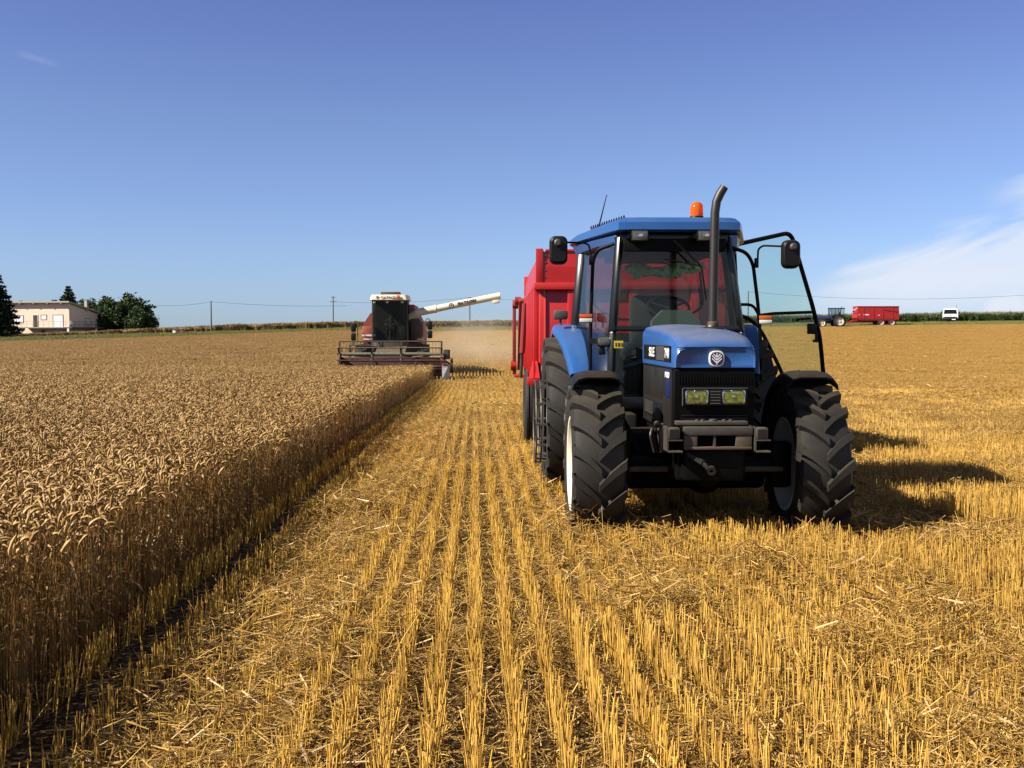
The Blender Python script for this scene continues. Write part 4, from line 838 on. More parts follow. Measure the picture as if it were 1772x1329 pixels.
for a_, c_, e_, g_ in ((-2.2, -1.35, 1.62, 1.78), (-2.9, -2.72, 1.66, 1.76), (.0, .28, 1.58, 1.68)): b = MB(); b.bb((a_, -1.165, e_), (c_, -1.156, g_), 'white_paint'); b.build('marking', bod)
b = MB(); b.bb((L0+.3, -.4, .55), (L1-.4, .4, .9), 'dark_red'); b.bar((L0+.5, -.3, .7), (-5.0, 0, .50), .15, .2, 'red'); b.bar((L0+.5, .3, .7), (-5.0, 0, .50), .15, .2, 'red'); b.bar((L0-.6, -.2, .75), (L0+.6, -.2, .95), .6, .18, 'red'); b.build('chassis', FX)
b = MB(); b.tube(bend([(L0+.1, -.9, 2.7), (L0-.4, -.9, 2.35), (L0-.35, .3, 2.2)], .2), .06, 'white_lens', 8); b.box((L0-.42, -.8, 2.2), (.2, .3, .25), 'blue_decal', .04); b.build('tarpaulin_roll', FX)
for x in (.55, 2.15):
    for s in (-1, 1):
        h = MB(); h.lathe([(0, .001), (0, .14), (.08, .12), (.08, .001)], (x, s*1.0, .56), (0, s, 0), 'red', 14); wv = h.build('wheel', FX)
        t = MB(); t.lathe([(-.14, .34), (-.2, .40), (-.19, .55), (-.14, .585), (.14, .585), (.19, .55), (.2, .40), (.14, .34)], (x, s*.95, .575), (0, s, 0), 'rubber', 32); t.build('tyre', wv)
        t = MB(); t.lathe([(.14, .35), (.12, .29), (.05, .2), (.05, .1)], (x, s*.95, .575), (0, s, 0), 'cream_rim', 28); t.build('rim', wv)
# white lorry coming head on
d3 = 176.0; p3 = ground_at(1644, d3); LT = thing('lorry', p3, 'white flat fronted lorry parked head on before the tall green maize', 'lorry', None, R(-25))
def sec(y, pts, k=1): return [Vector((x*k, y, z)) for x, z in pts]
b = MB(); b.loft([[Vector((x, y, z)) for x, y in ((-w_, -yy), (w_, -yy), (w_, 1.6), (-w_, 1.6))] for z, w_, yy in ((.62, 1.12, .98), (.75, 1.16, 1.05), (1.35, 1.14, 1.02), (2.15, 1.0, .80), (2.28, .92, .65))], 'white_paint'); b.bb((-1.1, 1.7, .8), (1.1, 5.5, 1.35), 'grey_plastic', .03); cb_ = b.build('cab', LT)
b = MB(); b.loft([[Vector((-1.0, -1.035, 1.38)), Vector((1.0, -1.035, 1.38)), Vector((1.0, -.9, 1.4)), Vector((-1.0, -.9, 1.4))], [Vector((-.88, -.845, 2.06)), Vector((.88, -.845, 2.06)), Vector((.88, -.75, 2.06)), Vector((-.88, -.75, 2.06))]], 'tinted_window'); b.bb((-.98, -.9, 1.36), (.98, -.55, 1.40), 'black'); b.build('windscreen', cb_)
b = MB(); b.bb((-1.14, -1.12, .38), (1.14, -.9, .72), 'black_plastic', .03); b.bb((.25, -1.135, .42), (.8, -1.118, .55), 'white_paint'); b.bb((-.75, -1.07, .75), (.75, -1.05, .92), 'black_plastic'); b.build('bumper', cb_)
for x in (-.88, .88): b = MB(); b.box((x, -1.05, .82), (.34, .05, .17), 'lamp_glass', .02); b.build('headlight', cb_)
b = MB(); b.box((0, -1.055, 1.12), (.22, .02, .07), 'grey_plastic', .01); b.build('emblem', cb_)
for s in (-1, 1): b = MB(); b.tube([(s*1.05, -.8, 1.9), (s*1.34, -.9, 1.85), (s*1.34, -.9, 1.5)], .025, 'black', 6); b.box((s*1.34, -.9, 1.55), (.16, .08, .34), 'black', .03); b.build('wing_mirror', cb_)
b = MB(); b.tube([(.85, .2, 2.25), (.85, .2, 2.75)], .03, 'black', 6); b.build('aerial', cb_)
for s in (-1, 1):
    for y in (-.1, 4.2): t = MB(); t.lathe([(-.13, .001), (-.14, .38), (-.1, .44), (.1, .44), (.14, .38), (.13, .001)], (s*.95, y, .44), (1, 0, 0), 'rubber', 24); t.build('wheel', LT)

# ------------------------------------------------------------------ house
hd = 188.0; hp = U(120, 566, hd); HB = Vector((hp.x, hp.y, hp.z)); zgH = g1(hp.x, hp.y)
HO = thing('house', (HB.x, HB.y, zgH-.1), 'pale pink flat house with a terrace beyond the wheat field', 'house')
du = Vector((-.982, .187, 0)); dv = Vector((.187, .982, 0)); oz = HB.z-zgH+.1
def HP(u, v, z): return du*u+dv*v+Vector((0, 0, z+oz))
wb = MB(); Lh, Dh = 14.0, 9.0
wb.loft([[HP(u, 0, -3.0), HP(u, 0, 4.05), HP(u, Dh, 2.45), HP(u, Dh, -3.0)] for u in (0, Lh)], 'render_wall'); wall = wb.build('wall', HO, smooth=0)
rb_ = MB(); rb_.loft([[HP(u, -.75, 4.18), HP(u, -.75, 4.42), HP(u, Dh+.7, 2.68), HP(u, Dh+.7, 2.44)] for u in (-.45, Lh+.5)], 'roof_edge'); 
for k in range(6): rb_.loft([[HP(1.0+k*2.6+q, -.70, 3.98), HP(1.0+k*2.6+q, -.70, 4.20), HP(1.0+k*2.6+q, .0, 4.08), HP(1.0+k*2.6+q, 0, 3.86)] for q in (0, .22)], 'roof_edge')
roofo = rb_.build('roof', HO, smooth=0)
for u, v, h_, w_, m_ in ((9.7, 1.0, .5, .35, 'grey_plastic'), (3.1, .6, .55, .6, 'grey_plastic'), (-.1, 5.2, 1.5, .5, 'roof_edge')):
    z0 = 4.3-(v+.75)*.183; b = MB(); b.loft([[HP(u+a, v+c, z0-.3+zz) for a, c in ((-w_/2, -w_/2), (w_/2, -w_/2), (w_/2, w_/2), (-w_/2, w_/2))] for zz in (0, h_+.3)], m_); b.loft([[HP(u+a, v+c, z0+h_+zz) for a, c in ((-w_*.6, -w_*.6), (w_*.6, -w_*.6), (w_*.6, w_*.6), (-w_*.6, w_*.6))] for zz in (0, .10)], m_); b.build('chimney', roofo, smooth=0)
def opening(name, u0, u1, z0, z1, m_, face='f', frame='shutter_white', inset=.0):
    b = MB(); 
    if face == 'f': b.loft([[HP(u0, -.03, z0), HP(u1, -.03, z0), HP(u1, -.03, z1), HP(u0, -.03, z1)], [HP(u0, .10, z0), HP(u1, .10, z0), HP(u1, .10, z1), HP(u0, .10, z1)]], m_)
    else: b.loft([[HP(-.03, u0, z0), HP(-.03, u1, z0), HP(-.03, u1, z1), HP(-.03, u0, z1)], [HP(.10, u0, z0), HP(.10, u1, z0), HP(.10, u1, z1), HP(.10, u0, z1)]], m_)
    o = b.build(name, HO, smooth=0)
    f = MB(); 
    for a, c, e, g_ in ((u0-.1, u1+.1, z1, z1+.12), (u0-.1, u1+.1, z0-.1, z0), (u0-.1, u0, z0, z1), (u1, u1+.1, z0, z1)):
        if face == 'f': f.loft([[HP(a, -.06, e), HP(c, -.06, e), HP(c, -.06, g_), HP(a, -.06, g_)], [HP(a, .05, e), HP(c, .05, e), HP(c, .05, g_), HP(a, .05, g_)]], 'concrete' if name != 'door' else 'render_wall')
        else: f.loft([[HP(-.06, a, e), HP(-.06, c, e), HP(-.06, c, g_), HP(-.06, a, g_)], [HP(.05, a, e), HP(.05, c, e), HP(.05, c, g_), HP(.05, a, g_)]], 'concrete')
    f.build('frame', o, smooth=0); return o
opening('shutter', 8.7, 10.4, .85, 1.95, 'shutter_white'); opening('door', 5.9, 6.75, .02, 2.05, 'door_brown'); opening('shutter', 4.3, 5.25, 1.35, 2.05, 'shutter_white'); opening('shutter', 1.2, 3.0, .02, 2.05, 'shutter_white')
opening('shutter', 5.0, 6.3, .5, 1.5, 'shutter_white', 's'); opening('basement_window', 4.5, 5.2, -1.25, -.6, 'dark_opening'); opening('garage_door', 1.1, 3.1, -2.0, -.4, 'shutter_white')
tb = MB(); tb.loft([[HP(u, v, z) for u, v in ((-1.6, -1.9), (7.8, -1.9), (7.8, 0), (-1.6, 8.5))] for z in (-.18, .0)], 'concrete'); tb.loft([[HP(-1.6, v, z) for v, z in ((-1.9, -.18), (-1.9, 0), (8.5, 0), (8.5, -.18))], [HP(.0, v, z) for v, z in ((-1.9, -.18), (-1.9, 0), (8.5, 0), (8.5, -.18))]], 'concrete')
for u, v in ((-.9, -1.7), (-1.4, 6.0)): tb.loft([[HP(u+a, v+c, z) for a, c in ((-.16, -.16), (.16, -.16), (.16, .16), (-.16, .16))] for z in (-3.0, -.18)], 'shutter_white')
tb.loft([[HP(7.8, v, .0), HP(10.6, v, -2.3), HP(10.6, v, -2.7), HP(7.8, v, -.5)] for v in (-1.9, -.8)], 'concrete'); ter = tb.build('terrace', HO, smooth=0)
rb_ = MB()
for z in (.5, .95): rb_.tube([HP(7.8, -1.85, z), HP(-1.55, -1.85, z), HP(-1.55, 8.3, z)], .022, 'grey_plastic', 5); 
for k in range(10): rb_.tube([HP(7.8-k*1.04, -1.85, 0), HP(7.8-k*1.04, -1.85, .95)], .022, 'grey_plastic', 5)
for k in range(9): rb_.tube([HP(-1.55, -1.85+k*1.25, 0), HP(-1.55, -1.85+k*1.25, .95)], .022, 'grey_plastic', 5)
rb_.tube([HP(7.8, -1.85, .95), HP(10.6, -1.85, -1.35)], .03, 'grey_plastic', 5); rb_.tube([HP(10.6, -1.85, -2.3), HP(10.6, -1.85, -1.35)], .03, 'grey_plastic', 5); rb_.build('railing', HO)
HBASE = Vector((HB.x, HB.y, HB.z))
def garden_chair(u, v, z, label, rz):
    base = HBASE+du*u+dv*v+Vector((0, 0, z)); o = thing('garden_chair', base, label, 'chair', None, rz)
    b = MB(); b.box((0, 0, .44), (.5, .5, .04), 'shutter_white', .01); b.build('seat', o); b = MB(); b.box((0, .25, .75), (.5, .04, .6), 'shutter_white', .015); b.build('backrest', o)
    for sx in (-1, 1):
        for sy in (-1, 1): b = MB(); b.tube([(sx*.23, sy*.23, .43), (sx*.25, sy*.25, 0)], .02, 'shutter_white', 6); b.build('leg', o)
        b = MB(); b.box((sx*.26, 0, .66), (.05, .5, .03), 'shutter_white', .01); b.build('armrest', o)
garden_chair(-.9, -1.0, .0, 'white plastic garden chair on the end of the pink house terrace', .4)
def loop_ornament(u, v, label):
    zg = g1(*(HBASE+du*u+dv*v).xy); base = Vector(((HBASE+du*u+dv*v).x, (HBASE+du*u+dv*v).y, HBASE.z-1.55)); o = MB(); 
    for s in (-.36, .36): o.tube([Vector((s+.33*math.cos(math.pi*k/10), 0, .45+.33*math.sin(math.pi*k/10))) for k in range(11)], .06, 'shutter_white', 7); o.tube([(s+.33, 0, .45), (s+.33, 0, -.9)], .06, 'shutter_white', 7); o.tube([(s-.33, 0, .45), (s-.33, 0, -.9)], .06, 'shutter_white', 7)
    q = o.build('hoop_frame', None, base); tag(q, label, 'garden frame')
loop_ornament(8.0, -2.4, 'white double hoop standing below the pink house terrace steps')

# ------------------------------------------------------------------ trees
def leafcards(P, size, col0, col1, rng, flat=0.0, shape=1.6):
    n = len(P); a = rng.normal(size=(n, 3)); a /= np.linalg.norm(a, axis=1, keepdims=True); b = rng.normal(size=(n, 3)); b -= a*np.sum(a*b, axis=1, keepdims=True); b /= np.linalg.norm(b, axis=1, keepdims=True)
    s = size*(.6+.8*rng.random((n, 1)))
    v = np.stack([P-a*s*shape*.5, P+b*s*.35, P+a*s*shape*.5, P-b*s*.35], 1).reshape(-1, 3); f = np.arange(4*n).reshape(-1, 4)
    t = rng.random((n, 1)); c = np.array(col0)*(1-t)+np.array(col1)*t
    return v, f, np.repeat(np.concatenate([c, np.ones((n, 1))], 1), 4, 0)
def npmesh(name, v, f, c, m_, smooth=False):
    me = bpy.data.meshes.new(name); n, k = f.shape; me.vertices.add(len(v)); me.vertices.foreach_set('co', v.astype(np.float32).ravel()); me.loops.add(n*k); me.loops.foreach_set('vertex_index', f.astype(np.int32).ravel())
    me.polygons.add(n); me.polygons.foreach_set('loop_start', np.arange(0, n*k, k, dtype=np.int32)); 
    me.update(calc_edges=True)
    if c is not None: at = me.color_attributes.new('col', 'FLOAT_COLOR', 'POINT'); c = c.copy(); c[:, :3] *= {'straw': .66, 'wheat': .60}.get(m_, .54); at.data.foreach_set('color', c.astype(np.float32).ravel())
    me.materials.append(MAT[m_]); me.validate()
    if smooth: me.shade_smooth()
    return me
def link(name, me, parent=None):
    o = bpy.data.objects.new(name, me); COL.objects.link(o)
    if parent: o.parent = parent
    return o
def broadleaf(px, d, w, h, label, seed, group=None, ybot=None, z0=None):
    rng = np.random.default_rng(seed); g = ground_at(px, d)
    if z0 is not None: g.z = z0
    o = thing('tree', g, label, 'tree', group); t = MB(); th = h*.35
    t.tube([(0, 0, -.3), (.05, 0, th*.5), (0, .05, th), (.1, 0, h*.7)], [w*.035, w*.028, w*.022, w*.008], 'bark', 9); limbs = []
    pts = []; 
    for k in range(13):
        a = rng.uniform(0, 6.283); rr = rng.uniform(.1, .42)*w; zz = rng.uniform(.22, .86)*h; sc = (1-.45*abs(zz/h-.45)/.55); c_ = np.array([rr*sc*math.cos(a), rr*sc*math.sin(a), zz]); cr = rng.uniform(.15, .24)*w*(.65+.35*sc)
        t.tube([(0, 0, th*rng.uniform(.6, 1.2)), tuple(c_*np.array([.5, .5, .8])), tuple(c_)], [w*.014, w*.010, w*.004], 'bark', 6)
        m_ = 640; q = rng.normal(size=(m_, 3)); q /= np.linalg.norm(q, axis=1, keepdims=True); q *= (rng.random((m_, 1))**.45)*cr*np.array([1, 1, .85]); pts.append(c_+q)
        for j in range(5):
            q0 = rng.normal(size=3); q0 /= np.linalg.norm(q0); q0[2] = abs(q0[2]); e = c_+q0*cr*1.05; q = e+rng.normal(size=(70, 3))*cr*.20; pts.append(q)
    t.build('trunk', o); P = np.concatenate(pts); P = P[P[:, 2] > .12*h]
    v, f, c = leafcards(P, .36*max(.6, w/9), (.022, .048, .012), (.075, .12, .030), rng); link('crown', npmesh('crown', v, f, c, 'leaf'), o); return o
def conifer(px, d, w, h, label, seed, cols=((.010, .024, .010), (.035, .062, .028))):
    rng = np.random.default_rng(seed); g = ground_at(px, d); o = thing('conifer_tree', g, label, 'tree')
    t = MB(); t.tube([(0, 0, -.3), (0, 0, h*.5), (0, 0, h*.98)], [w*.05, w*.03, .02], 'bark', 8); pts = []
    z = .06*h
    while z < h*.97:
        rad = w*.5*(1-z/h)**.85+.08; nb = int(7+6*(1-z/h)); a0 = rng.uniform(0, 6.28)
        for k in range(nb):
            a = a0+6.283*k/nb+rng.uniform(-.25, .25); L_ = rad*rng.uniform(.72, 1.12); dr = rng.uniform(.10, .30); tip = np.array([L_*math.cos(a), L_*math.sin(a), z-dr*L_+.12*L_*L_/max(rad, .3)*.5])
            t.tube([(0, 0, z), tuple(tip)], [.035, .01], 'bark', 4); n_ = int(46*L_/1.0)+10; s = rng.random((n_, 1))**.7; base = np.array([0, 0, z]); p = base+(tip-base)*s; wd = .16*L_*(1.15-s)+.04
            p = p+rng.normal(size=(n_, 3))*wd*np.array([1, 1, .5])-np.array([0, 0, 1])*wd*.6; pts.append(p)
        z += h*.035+.12
    t.build('trunk', o); v, f, c = leafcards(np.concatenate(pts), .26, cols[0], cols[1], rng, shape=2.0); link('crown', npmesh('crown', v, f, c, 'needle'), o); return o
conifer(-14, 176, 10.5, 12.6, 'tall dark spruce at the left edge, in front of the pink house', 11)
conifer(120, 206, 8.5, 9.6, 'pointed spruce rising behind the roof of the pink house', 12)
broadleaf(204, 200, 11.0, 6.2, 'dark rounded leafy tree, tallest of the clump right of the pink house', 21, 'leafy trees by the house')
broadleaf(158, 206, 8.0, 5.6, 'leafy tree directly behind the chimney end of the pink house', 22, 'leafy trees by the house')
broadleaf(250, 196, 6.6, 4.2, 'lower leafy tree at the right end of the clump by the house', 23, 'leafy trees by the house')
# ------------------------------------------------------------------ poles and wires
def pole(px, ytop, d, arms, label, r=.13, grp=None):
    g = ground_at(px, d); top = U(px, ytop, d); H = top.z-g.z; o = thing('utility_pole', g, label, 'utility pole', grp)
    t = MB(); t.tube([(0, 0, -.3), (0, 0, H)], [r, r*.7], 'pole_wood', 10); t.build('pole', o)
    for z, w in arms:
        t = MB(); t.bb((-w/2, -.06, H-z-.06), (w/2, .06, H-z+.06), 'pole_wood', .01)
        for x in (-w*.45, 0, w*.45): t.lathe([(0, .001), (0, .04), (.05, .05), (.12, .03), (.14, .001)], (x, 0, H-z+.06), (0, 0, 1), 'white_lens', 8)
        t.build('crossarm', o)
    return Vector((g.x, g.y, g.z+H))
t1 = pole(366, 521, 172, [], 'plain grey pole standing on the verge between the house and the combine')
t2 = pole(577, 513, 205, [(.15, .9), (1.0, 1.3)], 'pole with two crossarms just left of the combine')
t3 = pole(813, 514, 205, [(.1, .8)], 'pole half hidden behind the unloading spout of the combine')
t4 = pole(1294, 504, 200, [], 'thin pole seen through the glass of the open tractor door')
def wire(a, b, sag, label, grp=None, r=.022):
    n = 24; pts = [Vector(a).lerp(Vector(b), k/n)-Vector((0, 0, sag*4*(k/n)*(1-k/n))) for k in range(n+1)]; t = MB(); o0 = pts[0].copy(); t.tube([p-o0 for p in pts], r, 'wire', 5)
    o = t.build('wire', None, o0); tag(o, label, 'wire', grp)
wire(U(272, 528.5, 172), t1+Vector((0, 0, -.1)), .25, 'thin wire from the leafy trees to the plain grey pole')
wire(t1+Vector((0, 0, -.1)), U(600, 529, 172)+Vector((0, 0, 0)), .3, 'thin wire running from the plain grey pole towards the combine')
wire(t2+Vector((0, 0, -1.0)), t3+Vector((0, 0, -.1)), .5, 'wire strung between the crossarm pole and the pole behind the spout')
wire(t3+Vector((0, 0, -.1)), U(930, 517, 205), .3, 'wire leading from the pole behind the spout to the red trailer')
wire(t4+Vector((0, 0, -.1)), U(1880, 502, 180), 1.4, 'long sagging wire above the distant red trailer and white lorry')
# three small boxes at the field edge
for k, (px_, w_, m_, lb) in enumerate(((303, .55, 'shutter_white', 'pale small box at the left end of the row on the field verge'), (309, .75, 'crate_brown', 'dark brown small box in the middle of the row on the verge'), (316, .6, 'crate_rust', 'rusty brown small box at the right end of the row on the verge'))):
    g = ground_at(px_, 171.5); o = MB(); o.box((0, 0, .30), (w_, .5, .6), m_, .02); o.box((0, 0, .62), (w_+.08, .58, .05), 'grey_plastic', .01); o.box((0, -.26, .12), (w_*.6, .03, .06), 'black'); q = o.build('hive_box', None, g); tag(q, lb, 'box', 'small boxes on the verge')
# ------------------------------------------------------------------ ground
def ground_material():
    m = bpy.data.materials.new('field_soil'); m.use_nodes = True; MAT['ground'] = m; nt = m.node_tree; L = nt.links.new; b = nt.nodes['Principled BSDF']; b.inputs['Roughness'].default_value = 0.95; b.inputs['Specular IOR Level'].default_value = 0.1
    g = nt.nodes.new('ShaderNodeNewGeometry'); sp = nt.nodes.new('ShaderNodeSeparateXYZ'); L(g.outputs['Position'], sp.inputs[0])
    def noise(sc, det, vec=None, rough=.6):
        n = nt.nodes.new('ShaderNodeTexNoise'); n.inputs['Scale'].default_value = sc; n.inputs['Detail'].default_value = det; n.inputs['Roughness'].default_value = rough; L(vec or g.outputs['Position'], n.inputs['Vector']); return n.outputs[0]
    def rng_(v, a, b_, c=0, d=1):
        n = nt.nodes.new('ShaderNodeMapRange'); n.interpolation_type = 'SMOOTHSTEP'; L(v, n.inputs[0])
        for i, q in enumerate((a, b_, c, d)): n.inputs[i+1].default_value = q
        return n.outputs[0]
    def mixc(f, a, b_):
        n = nt.nodes.new('ShaderNodeMix'); n.data_type = 'RGBA'
        if isinstance(f, float): n.inputs[0].default_value = f
        else: L(f, n.inputs[0])
        for i, q in ((6, a), (7, b_)):
            if isinstance(q, tuple): n.inputs[i].default_value = tuple(c*ALB for c in q)+(1,)
            else: L(q, n.inputs[i])
        return n.outputs[2]
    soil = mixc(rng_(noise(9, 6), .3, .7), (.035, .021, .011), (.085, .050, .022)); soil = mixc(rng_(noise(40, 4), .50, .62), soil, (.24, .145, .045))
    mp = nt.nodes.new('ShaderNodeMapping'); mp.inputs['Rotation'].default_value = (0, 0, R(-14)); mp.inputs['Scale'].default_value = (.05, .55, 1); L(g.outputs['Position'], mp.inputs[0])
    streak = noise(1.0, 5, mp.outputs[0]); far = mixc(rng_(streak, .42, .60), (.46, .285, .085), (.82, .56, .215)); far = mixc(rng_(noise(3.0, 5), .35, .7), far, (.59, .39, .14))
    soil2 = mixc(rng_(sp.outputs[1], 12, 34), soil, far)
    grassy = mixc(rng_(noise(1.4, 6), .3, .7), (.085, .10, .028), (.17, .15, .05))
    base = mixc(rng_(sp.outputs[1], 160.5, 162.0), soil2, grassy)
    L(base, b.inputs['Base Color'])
    bp = nt.nodes.new('ShaderNodeBump'); bp.inputs['Strength'].default_value = .8; bp.inputs['Distance'].default_value = .03; L(noise(14, 6), bp.inputs['Height']); L(bp.outputs[0], b.inputs['Normal'])
ground_material()
ys = np.concatenate([np.arange(-12, 40, .8), np.arange(40, 230, 2.0), np.geomspace(230, 5000, 50)]); us = np.linspace(-1.35, 1.35, 120)
YY, UU = np.meshgrid(ys, us, indexing='ij'); XX = UU*(np.maximum(YY, 0)+22); ZZ = gz(XX, YY)
rng0 = np.random.default_rng(3); ZZ = ZZ+np.where((YY < 60), rng0.normal(size=ZZ.shape)*.008, 0)
nr, nc = YY.shape; v = np.stack([XX, YY, ZZ], 2).reshape(-1, 3); ii = np.arange(nr*nc).reshape(nr, nc)
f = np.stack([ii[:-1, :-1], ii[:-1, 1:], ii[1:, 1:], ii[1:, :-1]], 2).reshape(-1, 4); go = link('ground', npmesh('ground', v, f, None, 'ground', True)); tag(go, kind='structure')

# ------------------------------------------------------------------ plant prototypes (numpy)
class NP:
    def __init__(s): s.v = []; s.f = []; s.c = []; s.n = 0
    def quads(s, grid, col):
        """grid (n, a, b, 3): n strips of a x b points, closed=False ; col (n,3) or (n,a,b,3)"""
        n, a, b, _ = grid.shape; id_ = np.arange(n*a*b).reshape(n, a, b)+s.n; s.v.append(grid.reshape(-1, 3)); s.n += n*a*b
        s.f.append(np.stack([id_[:, :-1, :-1], id_[:, :-1, 1:], id_[:, 1:, 1:], id_[:, 1:, :-1]], -1).reshape(-1, 4))
        if col.ndim == 2: col = np.broadcast_to(col[:, None, None, :], (n, a, b, 3))
        s.c.append(col.reshape(-1, 3))
    def prisms(s, path, rad, sides, col, spin=None):
        """path (n,k,3), rad (n,k) ; tube with given sides"""
        n, k, _ = path.shape; t = np.gradient(path, axis=1); t /= np.linalg.norm(t, axis=2, keepdims=True)+1e-9
        ref = np.where(np.abs(t[..., 2:3]) > .8, np.array([1., .13, 0]), np.array([0, .1, 1.])); x = np.cross(t, ref); x /= np.linalg.norm(x, axis=2, keepdims=True)+1e-9; y = np.cross(t, x)
        an = np.linspace(0, 2*np.pi, sides+1)[None, None, :, None]; g = path[:, :, None, :]+(x[:, :, None, :]*np.cos(an)+y[:, :, None, :]*np.sin(an))*rad[:, :, None, None]
        s.quads(g, col)
    def obj(s, name, m_, smooth=False):
        v = np.concatenate(s.v); f = np.concatenate(s.f); c = np.concatenate(s.c); c = np.concatenate([c, np.ones((len(c), 1))], 1); me = npmesh(name, v, f, c, m_, smooth); return bpy.data.objects.new(name, me)
def lerpc(a, b, t): return np.array(a)[None]*(1-t[:, None])+np.array(b)[None]*t[:, None]
def wheat_patch(name, seed, n, size, detail, h0=.70):
    r = np.random.default_rng(seed); P = NP(); xy = (r.random((n, 2))-.5)*np.array(size)
    h = r.normal(h0, .055, n); la = r.random(n)*6.283; lm = np.abs(r.normal(0, .05, n)); dirx = np.stack([np.cos(la), np.sin(la)], 1)
    ks = 4 if detail else 2; s = np.linspace(0, 1, ks); path = np.zeros((n, ks, 3)); path[..., :2] = xy[:, None]+dirx[:, None]*(lm[:, None]*s**2)[..., None]*1.4; path[..., 2] = h[:, None]*s
    tint = r.random(n); stem = lerpc((.22, .10, .022), (.42, .235, .065), tint); gr = r.random(n) < .04; stem[gr] = (.20, .19, .05)
    P.prisms(path, np.broadcast_to(np.linspace(.0019, .0013, ks), (n, ks))*(1 if detail else 1.5), 3, stem)
    top = path[:, -1]; a = la+r.normal(0, .5, n); ed = np.stack([np.cos(a), np.sin(a)], 1); L_ = r.normal(.073, .013, n); k = 6 if detail else 4; ta = np.linspace(0, 1, k)
    th0 = r.uniform(.0, .9, n); th1 = th0+r.uniform(.2, 2.4, n); ang = th0[:, None]+(th1-th0)[:, None]*ta[None]; st = L_[:, None]/(k-1)
    dx = np.cumsum(np.sin(ang)*st, 1)-np.sin(ang[:, :1])*st; dz = np.cumsum(np.cos(ang)*st, 1)-np.cos(ang[:, :1])*st
    ear = np.zeros((n, k, 3)); ear[..., :2] = top[:, None, :2]+ed[:, None]*dx[..., None]; ear[..., 2] = top[:, None, 2]+dz
    rad = np.array([.0028, .0072, .0058, .0074, .0058, .0020]) if detail else np.array([.004, .0080, .0078, .003]); radn = np.broadcast_to(rad, (n, k))*r.uniform(.75, 1.15, (n, 1))*(1 if detail else 1.12)
    ec = lerpc((.27, .140, .034), (.64, .40, .140), r.random(n)**1.2); P.prisms(ear, radn, 4 if detail else 3, ec)
    if detail:                                                         # dry leaves
        m_ = int(n*.8); i = r.choice(n, m_); a = r.random(m_)*6.283; d = np.stack([np.cos(a), np.sin(a)], 1); z0 = r.uniform(.12, .62, m_); L2 = r.uniform(.10, .22, m_); t = np.array([0, .35, .7, 1.])
        pc = np.zeros((m_, 4, 3)); pc[..., :2] = xy[i][:, None]+d[:, None]*(L2[:, None]*t*.75)[..., None]; pc[..., 2] = z0[:, None]+L2[:, None]*(.55*t-.95*t*t*r.uniform(.7, 1.4, m_)[:, None]); sd = np.stack([-d[:, 1], d[:, 0], r.normal(0, .6, m_)], 1)
        w = np.array([.0045, .005, .004, .0008]); g = np.stack([pc-sd[:, None]*w[None, :, None], pc+sd[:, None]*w[None, :, None]], 2); P.quads(g, lerpc((.20, .09, .022), (.42, .25, .085), r.random(m_)))
    return P.obj(name, 'wheat', detail)
ROW = .165
def stubble_patch(name, seed, rows, length, per_m, detail, h0=.185, wt=None, rk=2.0):
    r = np.random.default_rng(seed); P = NP(); n = int(rows*length*per_m*(1 if wt is None else sum(wt)/rows)); row = r.integers(0, rows, n) if wt is None else r.choice(rows, n, p=np.array(wt)/sum(wt)); y = (r.random(n)-.5)*length
    # tillers stand in tufts along the row
    tuft = np.round(y/.045)*.045; y = np.where(r.random(n) < .6, tuft+r.normal(0, .009, n), y); y = np.clip(y, -length/2, length/2)
    x = (row-(rows-1)/2)*ROW+r.normal(0, .015, n); h = np.clip(r.normal(h0, .024, n), .05, h0+.075); lean = r.normal(0, .10, (n, 2))*h[:, None]; gap = r.random(n) < .06; lean[gap] *= 5; h[gap] *= .75
    path = np.zeros((n, 2, 3)); path[:, 0, :2] = np.stack([x, y], 1); path[:, 1, :2] = path[:, 0, :2]+lean; path[:, 1, 2] = h; path[:, 0, 2] = -.01
    col = lerpc((.50, .262, .034), (.90, .56, .115), r.random(n)**.8); dk = r.random(n) < .30; col[dk] = col[dk]*np.array([.52, .46, .42])
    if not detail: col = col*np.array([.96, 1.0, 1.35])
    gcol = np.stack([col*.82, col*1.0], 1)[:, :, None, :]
    sides = 4 if detail else 3
    rad = np.broadcast_to(np.array([.0022, .0020]), (n, 2))*r.uniform(.75, 1.3, (n, 1))*(1.0 if detail else rk)
    P.prisms(path, rad, sides, np.broadcast_to(gcol, (n, 2, sides+1, 3)).copy())
    return P.obj(name, 'straw', True)
